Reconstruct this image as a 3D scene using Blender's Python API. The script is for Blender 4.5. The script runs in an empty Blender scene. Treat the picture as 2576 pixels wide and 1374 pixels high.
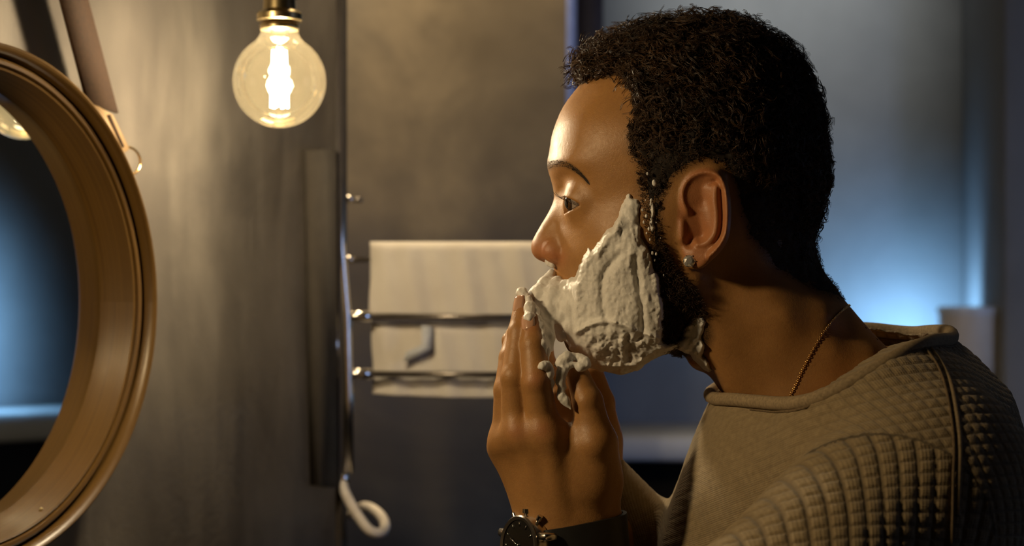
import bpy, math, random
import numpy as np
from mathutils import Vector, Matrix
from mathutils.bvhtree import BVHTree
random.seed(7); np.random.seed(7)
S = bpy.context.scene
D, F, ZC = 1.2, 4363.0, 1.40          # camera distance to the man's mid plane, focal length in px, camera height
# ------------------------------------------------------------------ camera
cd = bpy.data.cameras.new('camera'); cam = bpy.data.objects.new('camera', cd); S.collection.objects.link(cam)
cam.location = (0, -D, ZC); cam.rotation_euler = (math.pi/2, 0, 0)
cd.sensor_width = 36; cd.lens = F/2576*36; cd.clip_start = .02
cd.dof.use_dof = True; cd.dof.focus_distance = 1.14; cd.dof.aperture_fstop = 6.5
S.camera = cam
S.view_settings.view_transform = 'Standard'; S.view_settings.look = 'None'
S.view_settings.exposure = 0.0; S.view_settings.gamma = 1; S.view_settings.use_curve_mapping = False
S.cycles.max_bounces = 7; S.cycles.diffuse_bounces = 3; S.cycles.transparent_max_bounces = 12
S.cycles.caustics_reflective = False; S.cycles.caustics_refractive = False; S.cycles.sample_clamp_indirect = 4
# ------------------------------------------------------------------ world and lights
wd = bpy.data.worlds.new('room_dark'); S.world = wd; wd.use_nodes = True
wd.node_tree.nodes['Background'].inputs[0].default_value = (.5, .55, .7, 1); wd.node_tree.nodes['Background'].inputs[1].default_value = .02
def P(px, py, y=0.0):
    Y = D+y
    return Vector(((px-1288)*Y/F, y, ZC+(687-py)*Y/F))
def light(name, kind, loc, power, col, size=.02, target=None, **kw):
    l = bpy.data.lights.new(name, kind); l.energy = power; l.color = col
    if kind == 'AREA':
        l.size = size; l.shape = kw.get('shape', 'SQUARE')
        if 'size_y' in kw: l.shape = 'RECTANGLE'; l.size_y = kw['size_y']
        if 'spread' in kw: l.spread = kw['spread']
    else: l.shadow_soft_size = size
    if kind == 'SPOT': l.spot_size = kw['cone']; l.spot_blend = kw.get('blend', .8)
    o = bpy.data.objects.new(name, l); S.collection.objects.link(o); o.location = loc
    if target is not None: o.rotation_euler = (Vector(target)-Vector(loc)).to_track_quat('-Z', 'Y').to_euler()
    return o
WARM = (1, .76, .45)
BULB1 = P(703, 205, .25); BULB2 = Vector((-.49, -.33, ZC+.215))
L1, L2 = 8.0, 9.8
for dz in (.021, .004, -.012): light('bulb_light', 'POINT', BULB1+Vector((0, 0, dz)), L1/3, (1, .84, .60), .0112)
light('bulb_light', 'POINT', BULB2, L2, WARM, .035)
light('ceiling_spot_light', 'SPOT', (.53, 1.55, 2.53), 34, (.86, .88, .82), .04, (.53, 2.2, 2.02), cone=math.radians(54), blend=1)
light('blue_lamp_light', 'SPOT', P(2338, 885, 2.05), 7.0, (.30, .62, 1), .03, P(2280, 760, 2.2), cone=math.radians(158), blend=.6)
light('blue_lamp_light', 'SPOT', (1.76, .84, 1.24), 30.0, (.30, .62, 1), .04, (1.95, .98, 1.27), cone=math.radians(140), blend=.8)  # added blue lamp, gives the right wall its glow in the mirror
light('blue_fill_light', 'AREA', (1.86, -.25, 1.5), 3.2, (.40, .56, 1), .5, (.40, 1.9, 1.15), size_y=.5, spread=1.3)  # added blue fill for the far wall and ledge, source unseen
light('warm_fill_light', 'AREA', (-.02, .95, 2.5), 7.0, (1, .76, .45), .3, (-.02, 1.1, 0), spread=1.7)  # added warm fill above the back wall, no fixture

# ------------------------------------------------------------------ generic helpers
COL = S.collection
def mesh_np(name, V, polys, smooth=True):
    """V (n,3); polys: (m,k) array or list of lists"""
    me = bpy.data.meshes.new(name); V = np.asarray(V, np.float32)
    me.vertices.add(len(V)); me.vertices.foreach_set('co', V.ravel())
    if isinstance(polys, np.ndarray):
        m, k = polys.shape; flat = polys.astype(np.int32).ravel(); st = np.arange(0, m*k, k, dtype=np.int32)
    else:
        flat = np.array([i for p in polys for i in p], np.int32); L = np.array([len(p) for p in polys])
        st = np.concatenate([[0], np.cumsum(L)[:-1]]).astype(np.int32)
    me.loops.add(len(flat)); me.loops.foreach_set('vertex_index', flat)
    me.polygons.add(len(st)); me.polygons.foreach_set('loop_start', st)
    me.update(calc_edges=True); me.validate()
    if smooth: me.polygons.foreach_set('use_smooth', np.ones(len(me.polygons), bool))
    return me
class MB:
    def __init__(s): s.v = []; s.f = []
    def add(s, v, f):
        o = len(s.v); s.v += [tuple(p) for p in v]; s.f += [[i+o for i in q] for q in f]
    def box(s, lo, hi, mat=None, bev=0.0):
        (x0, y0, z0), (x1, y1, z1) = lo, hi
        if bev:
            b = bev; P8 = []
            for sx in (0, 1):
                for sy in (0, 1):
                    for sz in (0, 1):
                        X, Y, Z = (x0, x1)[sx], (y0, y1)[sy], (z0, z1)[sz]; dx, dy, dz = b*(1-2*sx), b*(1-2*sy), b*(1-2*sz)
                        P8 += [(X+dx, Y+dy, Z), (X+dx, Y, Z+dz), (X, Y+dy, Z+dz)]
            import bmesh
            bm = bmesh.new(); [bm.verts.new(p) for p in P8]; bmesh.ops.convex_hull(bm, input=bm.verts)
            bm.verts.index_update(); v = [tuple(q.co) for q in bm.verts]; f = [[q.index for q in p.verts] for p in bm.faces]; bm.free()
        else:
            v = [(x, y, z) for x in (x0, x1) for y in (y0, y1) for z in (z0, z1)]
            f = [(0, 1, 3, 2), (4, 6, 7, 5), (0, 4, 5, 1), (2, 3, 7, 6), (0, 2, 6, 4), (1, 5, 7, 3)]
        if mat is not None: v = [tuple(mat @ Vector(p)) for p in v]
        s.add(v, f)
    def tube(s, pts, r, n=12, closed=False, cap=True, flat=1.0):
        pts = [Vector(p) for p in pts]; m = len(pts); R = r if isinstance(r, (list, tuple, np.ndarray)) else [r]*m
        up = None; base = len(s.v)
        for i, p in enumerate(pts):
            a = pts[(i-1) % m] if (closed or i > 0) else p; b = pts[(i+1) % m] if (closed or i < m-1) else p
            t = (b-a).normalized()
            if up is None: up = t.orthogonal().normalized()
            up = (up-t*up.dot(t)).normalized(); w = t.cross(up)
            for j in range(n):
                an = 2*math.pi*j/n; s.v.append(tuple(p+up*(R[i]*math.cos(an))+w*(R[i]*flat*math.sin(an))))
        for i in range(m if closed else m-1):
            for j in range(n):
                a = base+i*n+j; b = base+i*n+(j+1) % n; c = base+((i+1) % m)*n+(j+1) % n; d = base+((i+1) % m)*n+j
                s.f.append([a, b, c, d])
        if cap and not closed:
            s.f.append([base+j for j in range(n)][::-1]); s.f.append([base+(m-1)*n+j for j in range(n)])
    def lathe(s, prof, M=Matrix(), n=48, closed=False):
        base = len(s.v); m = len(prof)
        for (r, h) in prof:
            for j in range(n):
                a = 2*math.pi*j/n; s.v.append(tuple(M @ Vector((r*math.cos(a), r*math.sin(a), h))))
        for i in range(m if closed else m-1):
            for j in range(n):
                s.f.append([base+i*n+j, base+i*n+(j+1) % n, base+((i+1) % m)*n+(j+1) % n, base+((i+1) % m)*n+j])
        if not closed:
            if prof[0][0] > 1e-6: s.f.append([base+j for j in range(n)][::-1])
            if prof[-1][0] > 1e-6: s.f.append([base+(m-1)*n+j for j in range(n)])
    def build(s, name, mat, parent=None, smooth=True, auto=None):
        me = mesh_np(name, s.v, s.f, smooth)
        return put(name, me, mat, parent, auto)
def put(name, me, mat, parent=None, auto=None):
    o = bpy.data.objects.new(name, me); COL.objects.link(o)
    if mat: me.materials.append(mat)
    if auto is not None:
        import bmesh
        bm = bmesh.new(); bm.from_mesh(me)
        bmesh.ops.recalc_face_normals(bm, faces=bm.faces)
        for e in bm.edges:
            e.smooth = not (len(e.link_faces) == 2 and e.calc_face_angle(0) > math.radians(auto))
        bm.to_mesh(me); bm.free()
    if parent: o.parent = parent; o.matrix_parent_inverse = parent.matrix_world.inverted()
    return o
def empty(name, loc=(0, 0, 0)):
    o = bpy.data.objects.new(name, None); COL.objects.link(o); o.location = loc; o.empty_display_size = .05
    o.matrix_world = Matrix.Translation(loc); return o
def tag(o, label=None, cat=None, group=None, kind=None):
    for k, v in (('label', label), ('category', cat), ('group', group), ('kind', kind)):
        if v: o[k] = v
    return o
def catmull(pts, n=8, closed=False):
    p = np.asarray(pts, float); m = len(p); out = []
    for i in range(m if closed else m-1):
        if closed: a, b, c, d = p[(i-1) % m], p[i], p[(i+1) % m], p[(i+2) % m]
        else: a, b, c, d = p[max(i-1, 0)], p[i], p[i+1], p[min(i+2, m-1)]
        for t in np.arange(n)/n:
            out.append(.5*((2*b)+(-a+c)*t+(2*a-5*b+4*c-d)*t*t+(-a+3*b-3*c+d)*t**3))
    if not closed: out.append(p[-1])
    return np.array(out)

# ------------------------------------------------------------------ materials
class NT:
    def __init__(s, name):
        s.m = bpy.data.materials.new(name); s.m.use_nodes = True; s.t = s.m.node_tree; s.n = s.t.nodes; s.l = s.t.links
        s.b = s.n['Principled BSDF']; s.out = s.n['Material Output']
    def new(s, typ, **kw):
        x = s.n.new(typ)
        for k, v in kw.items():
            if k.startswith('i_'): x.inputs[int(k[2:]) if k[2:].isdigit() else k[2:].replace('_', ' ')].default_value = v
            else: setattr(x, k, v)
        return x
    def noise(s, scale, detail=4, rough=.55, vec=None, dist=0):
        x = s.new('ShaderNodeTexNoise'); x.inputs['Scale'].default_value = scale; x.inputs['Detail'].default_value = detail
        x.inputs['Roughness'].default_value = rough; x.inputs['Distortion'].default_value = dist
        if vec is not None: s.l.new(vec, x.inputs['Vector'])
        return x.outputs['Fac']
    def coord(s, which='Object', scale=(1, 1, 1), rot=(0, 0, 0)):
        c = s.new('ShaderNodeTexCoord'); m = s.new('ShaderNodeMapping'); m.inputs['Scale'].default_value = scale; m.inputs['Rotation'].default_value = rot
        s.l.new(c.outputs[which], m.inputs['Vector']); return m.outputs['Vector']
    def ramp(s, fac, stops):
        r = s.new('ShaderNodeValToRGB'); e = r.color_ramp.elements
        while len(e) < len(stops): e.new(.5)
        for i, (p, c) in enumerate(stops): e[i].position = p; e[i].color = (*c, 1) if len(c) == 3 else c
        s.l.new(fac, r.inputs[0]); return r.outputs[0]
    def mix(s, fac, a, b, mode='MIX'):
        x = s.new('ShaderNodeMix', data_type='RGBA', blend_type=mode)
        for sock, v in ((x.inputs[0], fac), (x.inputs[6], a), (x.inputs[7], b)):
            if hasattr(v, 'links'): s.l.new(v, sock)
            elif isinstance(v, (int, float)): sock.default_value = v
            else: sock.default_value = (*v, 1) if len(v) == 3 else v
        return x.outputs[2]
    def math(s, op, a, b=None, c=None):
        x = s.new('ShaderNodeMath', operation=op)
        for i, v in enumerate((a, b, c)):
            if v is None: continue
            if hasattr(v, 'links'): s.l.new(v, x.inputs[i])
            else: x.inputs[i].default_value = v
        return x.outputs[0]
    def attr(s, name):
        x = s.new('ShaderNodeAttribute'); x.attribute_name = name; return x
    def bump(s, h, strength=.3, dist=.001, normal=None):
        x = s.new('ShaderNodeBump'); x.inputs['Strength'].default_value = strength; x.inputs['Distance'].default_value = dist
        s.l.new(h, x.inputs['Height'])
        if normal is not None: s.l.new(normal, x.inputs['Normal'])
        s.l.new(x.outputs[0], s.b.inputs['Normal']); return x.outputs[0]
    def set(s, **kw):
        for k, v in kw.items():
            i = s.b.inputs[k.replace('_', ' ')]
            if hasattr(v, 'links'): s.l.new(v, i)
            elif isinstance(v, tuple) and len(v) == 3 and i.type == 'RGBA': i.default_value = (*v, 1)
            else: i.default_value = v
        return s
def simple(name, col, rough=.5, metal=0.0, nscale=60, var=.15, **kw):
    m = NT(name); n = m.noise(nscale, 3, vec=m.coord())
    lo = tuple(c*(1-var) for c in col); hi = tuple(min(1, c*(1+var)) for c in col)
    m.set(Base_Color=m.ramp(n, [(.3, lo), (.7, hi)]), Roughness=rough, Metallic=metal, **kw); return m.m
def plaster(name, dark, mid, light_, streak=(14, 14, 3), rough=.62, bs=.25):
    m = NT(name); c = m.coord(scale=(1, 1, 1)); c2 = m.coord(scale=streak)
    a = m.noise(3.0, 5, .6, c, .6); b = m.noise(1.0, 6, .62, c2, .3); g = m.noise(160, 3, .6, c)
    f = m.math('ADD', m.math('MULTIPLY', a, .6), m.math('MULTIPLY', b, .4))
    col = m.ramp(f, [(.33, dark), (.5, mid), (.66, light_)])
    m.set(Base_Color=col, Roughness=m.ramp(b, [(.3, (rough-.1,)*3), (.7, (rough+.15,)*3)]))
    h = m.math('ADD', m.math('MULTIPLY', b, .8), m.math('MULTIPLY', g, .25)); m.bump(h, bs, .004); return m.m
M = {}
M['wall_a'] = plaster('brushed_plaster', (.060, .052, .045), (.135, .117, .096), (.25, .218, .178), bs=.35, rough=.50)
M['wall_b'] = plaster('dark_plaster', (.045, .034, .021), (.092, .072, .045), (.185, .146, .090), streak=(4, 4, 4), rough=.6)
M['wall_c'] = plaster('grey_plaster', (.16, .165, .175), (.2, .205, .215), (.25, .255, .265), streak=(2, 2, 2), rough=.7, bs=.1)
M['floor'] = plaster('floor_concrete', (.05, .045, .04), (.07, .06, .055), (.09, .08, .07), streak=(2, 2, 2))
M['ceil'] = plaster('ceiling_paint', (.12, .11, .1), (.14, .13, .12), (.16, .15, .14), streak=(2, 2, 2))
M['ledge'] = simple('pale_ledge', (.62, .64, .66), .35, nscale=9, var=.08)
M['black'] = simple('black_gloss', (.012, .011, .011), .25, nscale=20)
M['chrome'] = simple('chrome', (.75, .72, .68), .14, 1.0, var=.04)
M['steel'] = simple('brushed_steel', (.70, .66, .60), .22, 1.0, var=.08)
M['rail'] = simple('dark_rail_metal', (.16, .14, .12), .3, .8)
M['brass'] = simple('aged_brass', (.50, .40, .22), .3, 1.0)
M['gold'] = simple('gold', (.85, .55, .22), .22, 1.0, var=.05)
M['leather'] = simple('brown_leather', (.028, .0135, .006), .85, nscale=300, var=.2, Specular_IOR_Level=.25)
M['stitch'] = simple('tan_edge', (.20, .125, .055), .6)
M['cup'] = simple('pale_ceramic', (.62, .55, .46), .5, var=.05)
M['cord'] = simple('white_hose', (.55, .50, .44), .4)
M['dark_matte'] = simple('flat_dark', (.035, .028, .02), .9)
def wood():
    m = NT('golden_wood'); c = m.coord('UV', scale=(3, 60, 1)); n = m.noise(1.2, 6, .65, c, .4)
    g = m.noise(30, 3, .5, m.coord())
    col = m.ramp(n, [(.25, (.025, .012, .003)), (.45, (.080, .041, .007)), (.62, (.125, .068, .013)), (.8, (.048, .024, .005))])
    m.set(Base_Color=m.mix(m.math('MULTIPLY', g, .35), col, (.14, .07, .022)), Roughness=.36, Coat_Weight=.25, Coat_Roughness=.25); m.bump(n, .18, .0006); return m.m
M['wood'] = wood()
def mirror():
    m = NT('mirror_glass'); n = m.noise(5, 2); m.set(Base_Color=m.ramp(n, [(0, (.82, .86, .86)), (1, (.86, .88, .88))]), Metallic=1.0, Roughness=.012); return m.m
M['mirror'] = mirror()
def bulb_glass():
    m = NT('amber_thin_glass'); m.n.remove(m.b)
    tr = m.new('ShaderNodeBsdfTransparent'); tr.inputs[0].default_value = (.97, .93, .84, 1)
    gl = m.new('ShaderNodeBsdfGlossy'); gl.inputs['Roughness'].default_value = .02; gl.inputs[0].default_value = (1, .95, .85, 1)
    df = m.new('ShaderNodeBsdfTranslucent'); df.inputs[0].default_value = (1, .84, .52, 1)
    lw = m.new('ShaderNodeLayerWeight'); lw.inputs[0].default_value = .28
    mx = m.new('ShaderNodeMixShader'); mx0 = m.new('ShaderNodeMixShader')
    nz = m.noise(25, 2); f0 = m.math('MULTIPLY_ADD', nz, .008, .005)
    m.l.new(f0, mx0.inputs[0]); m.l.new(tr.outputs[0], mx0.inputs[1]); m.l.new(df.outputs[0], mx0.inputs[2])
    m.l.new(m.math('MULTIPLY', lw.outputs['Fresnel'], .8), mx.inputs[0]); m.l.new(mx0.outputs[0], mx.inputs[1]); m.l.new(gl.outputs[0], mx.inputs[2])
    m.l.new(mx.outputs[0], m.out.inputs[0]); return m.m
M['bulb'] = bulb_glass()
def emit(name, col, st):
    m = NT(name); m.set(Base_Color=(.8, .7, .5), Emission_Color=col, Emission_Strength=st); return m.m
M['filament'] = emit('glowing_filament', (1, .85, .60), 60)
M['bluelamp'] = emit('blue_lamp_glow', (.35, .7, 1), 6)
def towel():
    m = NT('cream_terry'); n = m.noise(900, 2, vec=m.coord()); n2 = m.noise(14, 3, vec=m.coord())
    m.set(Base_Color=m.ramp(n2, [(.3, (.50, .45, .38)), (.7, (.60, .55, .47))]), Roughness=.95, Sheen_Weight=.3); m.bump(n, .5, .002); return m.m
M['towel'] = towel()
def skin():
    m = NT('brown_skin'); c = m.coord()
    n1 = m.noise(35, 4, .6, c); n2 = m.noise(420, 3, .6, c); n3 = m.noise(1500, 2, .6, c)
    base = m.ramp(n1, [(.3, (.34, .168, .055)), (.7, (.43, .220, .076))])
    base = m.mix(m.math('MULTIPLY', m.ramp(n2, [(.42, (0,)*3), (.8, (1,)*3)]), .25), base, (.24, .10, .045))
    red = m.attr('redness').outputs['Fac']; base = m.mix(red, base, (.50, .17, .085))
    st = m.attr('stubble').outputs['Fac']
    st = m.math('MULTIPLY', st, m.math('MULTIPLY_ADD', m.ramp(n3, [(.35, (0,)*3), (.6, (1,)*3)]), .35, .65))
    base = m.mix(st, base, (.014, .010, .007))
    m.set(Base_Color=base, Roughness=m.math('MULTIPLY_ADD', n2, .25, .33), Specular_IOR_Level=.42,
          Subsurface_Weight=.12, Subsurface_Radius=(1, .35, .15), Subsurface_Scale=.004)
    h = m.math('ADD', m.math('MULTIPLY', n2, .6), m.math('MULTIPLY', n3, .5)); m.bump(h, .35, .0007); return m.m
M['skin'] = skin()
def hairm(name, a, b, rough=.42):
    m = NT(name); n = m.noise(45, 3, vec=m.coord()); m.set(Base_Color=m.ramp(n, [(.35, a), (.65, b)]), Roughness=rough, Specular_IOR_Level=.45); return m.m
M['hair'] = hairm('dark_curly_hair', (.034, .018, .009), (.098, .052, .024))
M['hair_under'] = hairm('dark_under_hair', (.010, .006, .004), (.020, .012, .007), .8)
M['brow'] = hairm('brow_hair', (.02, .012, .007), (.035, .02, .012))
def foam():
    m = NT('white_shaving_foam'); c = m.coord(); n = m.noise(700, 3, .7, c); v = m.new('ShaderNodeTexVoronoi'); v.inputs['Scale'].default_value = 900; m.l.new(c, v.inputs['Vector'])
    m.set(Base_Color=m.ramp(n, [(.2, (.74, .72, .69)), (.8, (.84, .82, .79))]), Roughness=.5, Specular_IOR_Level=.35, Subsurface_Weight=.25, Subsurface_Radius=(1, .9, .8), Subsurface_Scale=.002)
    m.bump(m.math('ADD', n, m.math('MULTIPLY', v.outputs['Distance'], .5)), .2, .0006); return m.m
M['foam'] = foam()
def eye():
    m = NT('brown_eye'); c = m.new('ShaderNodeTexCoord'); s = m.new('ShaderNodeSeparateXYZ'); m.l.new(c.outputs['Object'], s.inputs[0])
    x = m.math('MULTIPLY', s.outputs['Z'], 1/.012)
    col = m.ramp(m.math('MULTIPLY_ADD', x, .5, .5), [(.0, (.34, .26, .22)), (.90, (.40, .32, .27)), (.915, (.035, .018, .01)), (.975, (.09, .045, .02)), (.985, (.004, .004, .004))])
    m.set(Base_Color=col, Roughness=.08, Coat_Weight=1.0, Coat_Roughness=.03); m.n[-1]; return m.m
M['eye'] = eye()
def sweater():
    m = NT('oatmeal_waffle_knit'); u = m.attr('knit'); s = m.new('ShaderNodeSeparateXYZ'); m.l.new(u.outputs['Vector'], s.inputs[0])
    c = m.coord()
    def groove(sock, w):
        f = m.math('FRACT', sock); d = m.math('ABSOLUTE', m.math('SUBTRACT', f, .5))          # .5 at groove
        return m.math('SMOOTH_MIN', m.math('MULTIPLY', m.math('MAXIMUM', m.math('SUBTRACT', d, .5-w), 0), 1/w), 1, .2)
    wv = m.attr('knitw'); sw_ = m.new('ShaderNodeSeparateXYZ'); m.l.new(wv.outputs['Vector'], sw_.inputs[0])
    gx = m.math('MULTIPLY', groove(s.outputs[0], .22), sw_.outputs[0]); gy = m.math('MULTIPLY', groove(s.outputs[1], .20), sw_.outputs[1])
    n = m.noise(38, 3, .6, c)
    fib = m.noise(1400, 3, .7, c); n2 = m.noise(250, 3, .6, c)
    rib = m.math('SINE', m.math('MULTIPLY', s.outputs[0], 2*math.pi*5))
    rib2 = m.math('SINE', m.math('MULTIPLY', s.outputs[1], 2*math.pi*5))
    st = s.outputs[2]
    g = m.math('MULTIPLY', m.math('MAXIMUM', gx, gy), st)
    col = m.ramp(n2, [(.3, (.27, .20, .108)), (.7, (.365, .275, .155))])
    col = m.mix(m.math('MULTIPLY', g, .55), col, (.10, .068, .034))
    m.set(Base_Color=col, Roughness=.95, Sheen_Weight=.25, Sheen_Roughness=.5)
    h = m.math('ADD', m.math('MULTIPLY', g, -1.0), m.math('MULTIPLY', m.math('ADD', rib, rib2), .10)); h = m.math('ADD', h, m.math('MULTIPLY', fib, .5))
    m.bump(h, .8, .0012); return m.m
M['knit'] = sweater()
M['seam'] = simple('knit_seam', (.15, .105, .058), .95, nscale=500, var=.3)
M['collar'] = simple('knit_collar', (.30, .225, .135), .95, nscale=500, var=.25)
M['trouser'] = simple('dark_trousers', (.02, .022, .03), .9)
M['shoe'] = simple('shoe_leather', (.02, .015, .012), .4)
M['strap'] = simple('black_strap', (.010, .010, .011), .5, nscale=300)
M['dial'] = simple('black_dial', (.008, .008, .009), .15)

# ------------------------------------------------------------------ mirror and its wall
TH = 1.11134; tv = Vector((math.cos(TH), math.sin(TH), 0)); nv = Vector((math.sin(TH), -math.cos(TH), 0))
MC = Vector((-.41628, 1.3-D, ZC-.02408)); R0 = .19717
def wall_pt(px, py, off):
    """point where the sight line through a pixel meets the plane 'off' in front of the mirror's back plane"""
    o = Vector((0, -D, ZC)); d = P(px, py)-o; c = MC+nv*off
    return o+d*((c-o).dot(nv)/d.dot(nv))
WOFF = -.018
def slab(name, a, b, z0, z1, thick, mat, side=1):
    """upright wall slab from a to b (xy), thickness away from the room"""
    a = Vector((a[0], a[1], 0)); b = Vector((b[0], b[1], 0)); t = (b-a).normalized(); n = Vector((t.y, -t.x, 0))*side
    mb = MB(); p = [a, b, b-n*thick, a-n*thick]
    v = [(q.x, q.y, z0) for q in p]+[(q.x, q.y, z1) for q in p]
    mb.add(v, [(0, 1, 5, 4), (1, 2, 6, 5), (2, 3, 7, 6), (3, 0, 4, 7), (4, 5, 6, 7), (3, 2, 1, 0)])
    o = mb.build(name, mat, smooth=False); o['kind'] = 'structure'; return o
wc = wall_pt(868, 687, WOFF); wn = wc-tv*1.55
slab('wall_left', wn, wc, 0, 2.6, .10, M['wall_a'])
YB = 1.25                                              # back partition wall with the rail
xb = (1424-1288)*(D+YB)/F
slab('wall_back', (-1.2, YB), (xb, YB), 0, 2.6, .10, M['wall_b'])
YF = 2.2
slab('wall_far', (-1.2, YF), (1.95, YF), 0, 2.6, .1, M['wall_c'])
slab('wall_right', (1.95, YF), (1.95, -2.2), 0, 2.6, .1, M['wall_c'])
slab('wall_front', (1.95, -2.2), (-1.2, -2.2), 0, 2.6, .1, M['wall_b'])
slab('wall_side', (-1.2, -2.2), (-1.2, YF), 0, 2.6, .1, M['wall_b'])
mb = MB(); mb.box((-1.3, -2.3, -.1), (2.05, YF+.1, 0)); tag(mb.build('floor', M['floor'], smooth=False), kind='structure')
mb = MB(); mb.box((-1.3, -2.3, 2.6), (2.05, YF+.1, 2.7)); tag(mb.build('ceiling', M['ceil'], smooth=False), kind='structure')
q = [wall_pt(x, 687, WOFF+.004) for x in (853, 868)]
slab('corner_shade', q[0], q[1]+tv*.004, 0, 2.6, .108, simple('corner_shade_paint', (.04, .032, .026), .6))  # dark strip painting the shade at the wall corner
# edge trim of the partition, blue light painted into its colour
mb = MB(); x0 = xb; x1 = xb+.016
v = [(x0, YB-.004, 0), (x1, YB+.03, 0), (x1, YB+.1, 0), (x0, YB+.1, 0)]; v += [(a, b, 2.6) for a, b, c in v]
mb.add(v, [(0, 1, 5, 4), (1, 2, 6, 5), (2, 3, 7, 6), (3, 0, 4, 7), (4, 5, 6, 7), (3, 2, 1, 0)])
tag(mb.build('trim_1', simple('blue_light_paint', (.055, .085, .24), .35), smooth=False), kind='structure')
mb = MB(); xj = (1450-1288)*(D+1.7)/F; mb.box((xj, 1.70, 0), (xj+.045, 1.80, 2.6), bev=.003)  # dark upright board standing in for shadow on the far wall
tag(mb.build('shade_board', simple('shade_board_paint', (.06, .045, .05), .5), smooth=False), kind='structure')
# pillar on the right
mb = MB(); xp = (2527-1288)*(D+1.9)/F; mb.box((xp, 1.9, 0), (xp+.16, YF, 2.6), bev=.004)
tag(mb.build('wall_pillar', M['wall_c'], smooth=False), kind='structure')
# unseen frosted window added on the right wall to go with the blue fill
mb = MB(); mb.box((1.925, -.55, 1.22), (1.95, .05, 1.80)); win = tag(mb.build('added_window', emit('added_blue_pane', (.40, .56, 1), .6), smooth=False), kind='structure')
for lo_, hi_ in (((1.91, -.60, 1.17), (1.95, -.55, 1.85)), ((1.91, .05, 1.17), (1.95, .10, 1.85)), ((1.91, -.55, 1.17), (1.95, .05, 1.22)), ((1.91, -.55, 1.80), (1.95, .05, 1.85)), ((1.915, -.262, 1.22), (1.95, -.238, 1.80))):
    mb = MB(); mb.box(lo_, hi_); mb.build('added_window_frame', M['ledge'], win, smooth=False)
# ledge (tub deck) along the far and the right wall
ZL = ZC-.293
mb = MB(); mb.box((xb+.10, 1.9, ZL-.045), (1.95, YF, ZL), bev=.006); mb.box((1.65, .2, ZL-.045), (1.95, 1.9, ZL), bev=.006)
tag(mb.build('trim_2', M['ledge'], smooth=False), kind='structure')
mb = MB(); mb.box((xb+.12, 1.93, 0), (1.95, YF, ZL-.045)); mb.box((1.68, .22, 0), (1.95, 1.93, ZL-.045))
tag(mb.build('trim_3', M['black'], smooth=False), kind='structure')

# round mirror
root = empty('round_mirror', MC); tag(root, 'round wall mirror in a deep golden wooden hoop frame, cut by the left edge', 'mirror')
MM = Matrix.Translation(MC) @ Matrix(((tv.x, 0, nv.x, 0), (tv.y, 0, nv.y, 0), (0, 1, 0, 0), (0, 0, 0, 1)))
def hoop(name, prof, mat):
    n = 160; V = []; Fc = []; m = len(prof); uv = []
    for (r, h) in prof:
        for j in range(n+1):
            a = 2*math.pi*j/n; V.append(tuple(MM @ Vector((r*math.cos(a), r*math.sin(a), h))))
    for i in range(m):
        for j in range(n):
            i2 = (i+1) % m; Fc.append([i*(n+1)+j, i*(n+1)+j+1, i2*(n+1)+j+1, i2*(n+1)+j]); uv += [(j/n, i/m), ((j+1)/n, i/m), ((j+1)/n, (i+1)/m), (j/n, (i+1)/m)]
    me = mesh_np(name, V, np.array(Fc)); L = me.uv_layers.new(name='UVMap'); L.data.foreach_set('uv', np.array(uv, np.float32).ravel())
    return put(name, me, mat, root, 40)
R = R0
hoop('outer_hoop', [(R, WOFF+.001), (R+.0005, .025), (R-.001, .034), (R-.003, .0355), (R-.0055, .034), (R-.007, .030), (R-.0075, .022), (R-.0075, WOFF+.001)], M['wood'])
hoop('middle_hoop', [(R-.0096, WOFF+.004), (R-.0096, .020), (R-.0102, .025), (R-.0122, .0265), (R-.0145, .0255), (R-.0150, .022), (R-.0150, WOFF+.004)], M['wood'])
hoop('inner_hoop', [(R-.0157, WOFF+.004), (R-.0157, .0215), (R-.0165, .0235), (R-.0180, .0225), (R-.0200, .0150), (R-.0225, .004), (R-.0255, -.0055), (R-.0262, WOFF+.004)], M['wood'])
mb = MB(); mb.lathe([(R-.0072, WOFF+.0035), (R-.0072, .004), (R-.0158, .004), (R-.0158, WOFF+.0035)], MM, 96, closed=True); mb.build('groove', M['dark_matte'], root)
mb = MB(); mb.lathe([(0, WOFF+.004), (R-.024, WOFF+.004), (R-.024, -.006), (0, -.006)], MM, 128); mb.build('mirror_glass', M['mirror'], root, auto=30)
# nail heads on inner bevel
for (px, py) in ((103, 1283),):
    mb = MB(); p = wall_pt(px, py, .016); mb.lathe([(0, .0016), (.0016, .0012), (.0022, 0)], Matrix.Translation(p) @ nv.to_track_quat('Z', 'Y').to_matrix().to_4x4(), 12); mb.build('nail', M['brass'], root)
# leather strap
st = empty('leather_strap', wall_pt(250, 200, -.006)); tag(st, 'brown leather strap the round mirror hangs from, rising beside its frame', 'strap')
def strap(a0, a1, b0, b1, o0, o1, name, mat, par):
    q = [wall_pt(*a0, o0), wall_pt(*a1, o0), wall_pt(*b1, o0), wall_pt(*b0, o0)]; q2 = [wall_pt(*a0, o0)+nv*(o1-o0), wall_pt(*a1, o0)+nv*(o1-o0), wall_pt(*b1, o0)+nv*(o1-o0), wall_pt(*b0, o0)+nv*(o1-o0)]
    m_ = MB(); m_.add(q+q2, [(0, 1, 2, 3), (7, 6, 5, 4), (0, 4, 5, 1), (1, 5, 6, 2), (2, 6, 7, 3), (3, 7, 4, 0)]); return m_.build(name, mat, par, smooth=False)
strap((38, -420), (103, -420), (216, 260), (290, 285), .008, .0115, 'band', M['leather'], st)
strap((214, 252), (276, 290), (281, 400), (318, 376), .008, .0115, 'fold', M['stitch'], st)
strap((268, 290), (277, 288), (307, 372), (312, 368), .0115, .012, 'stitching', M['leather'], st)
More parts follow.
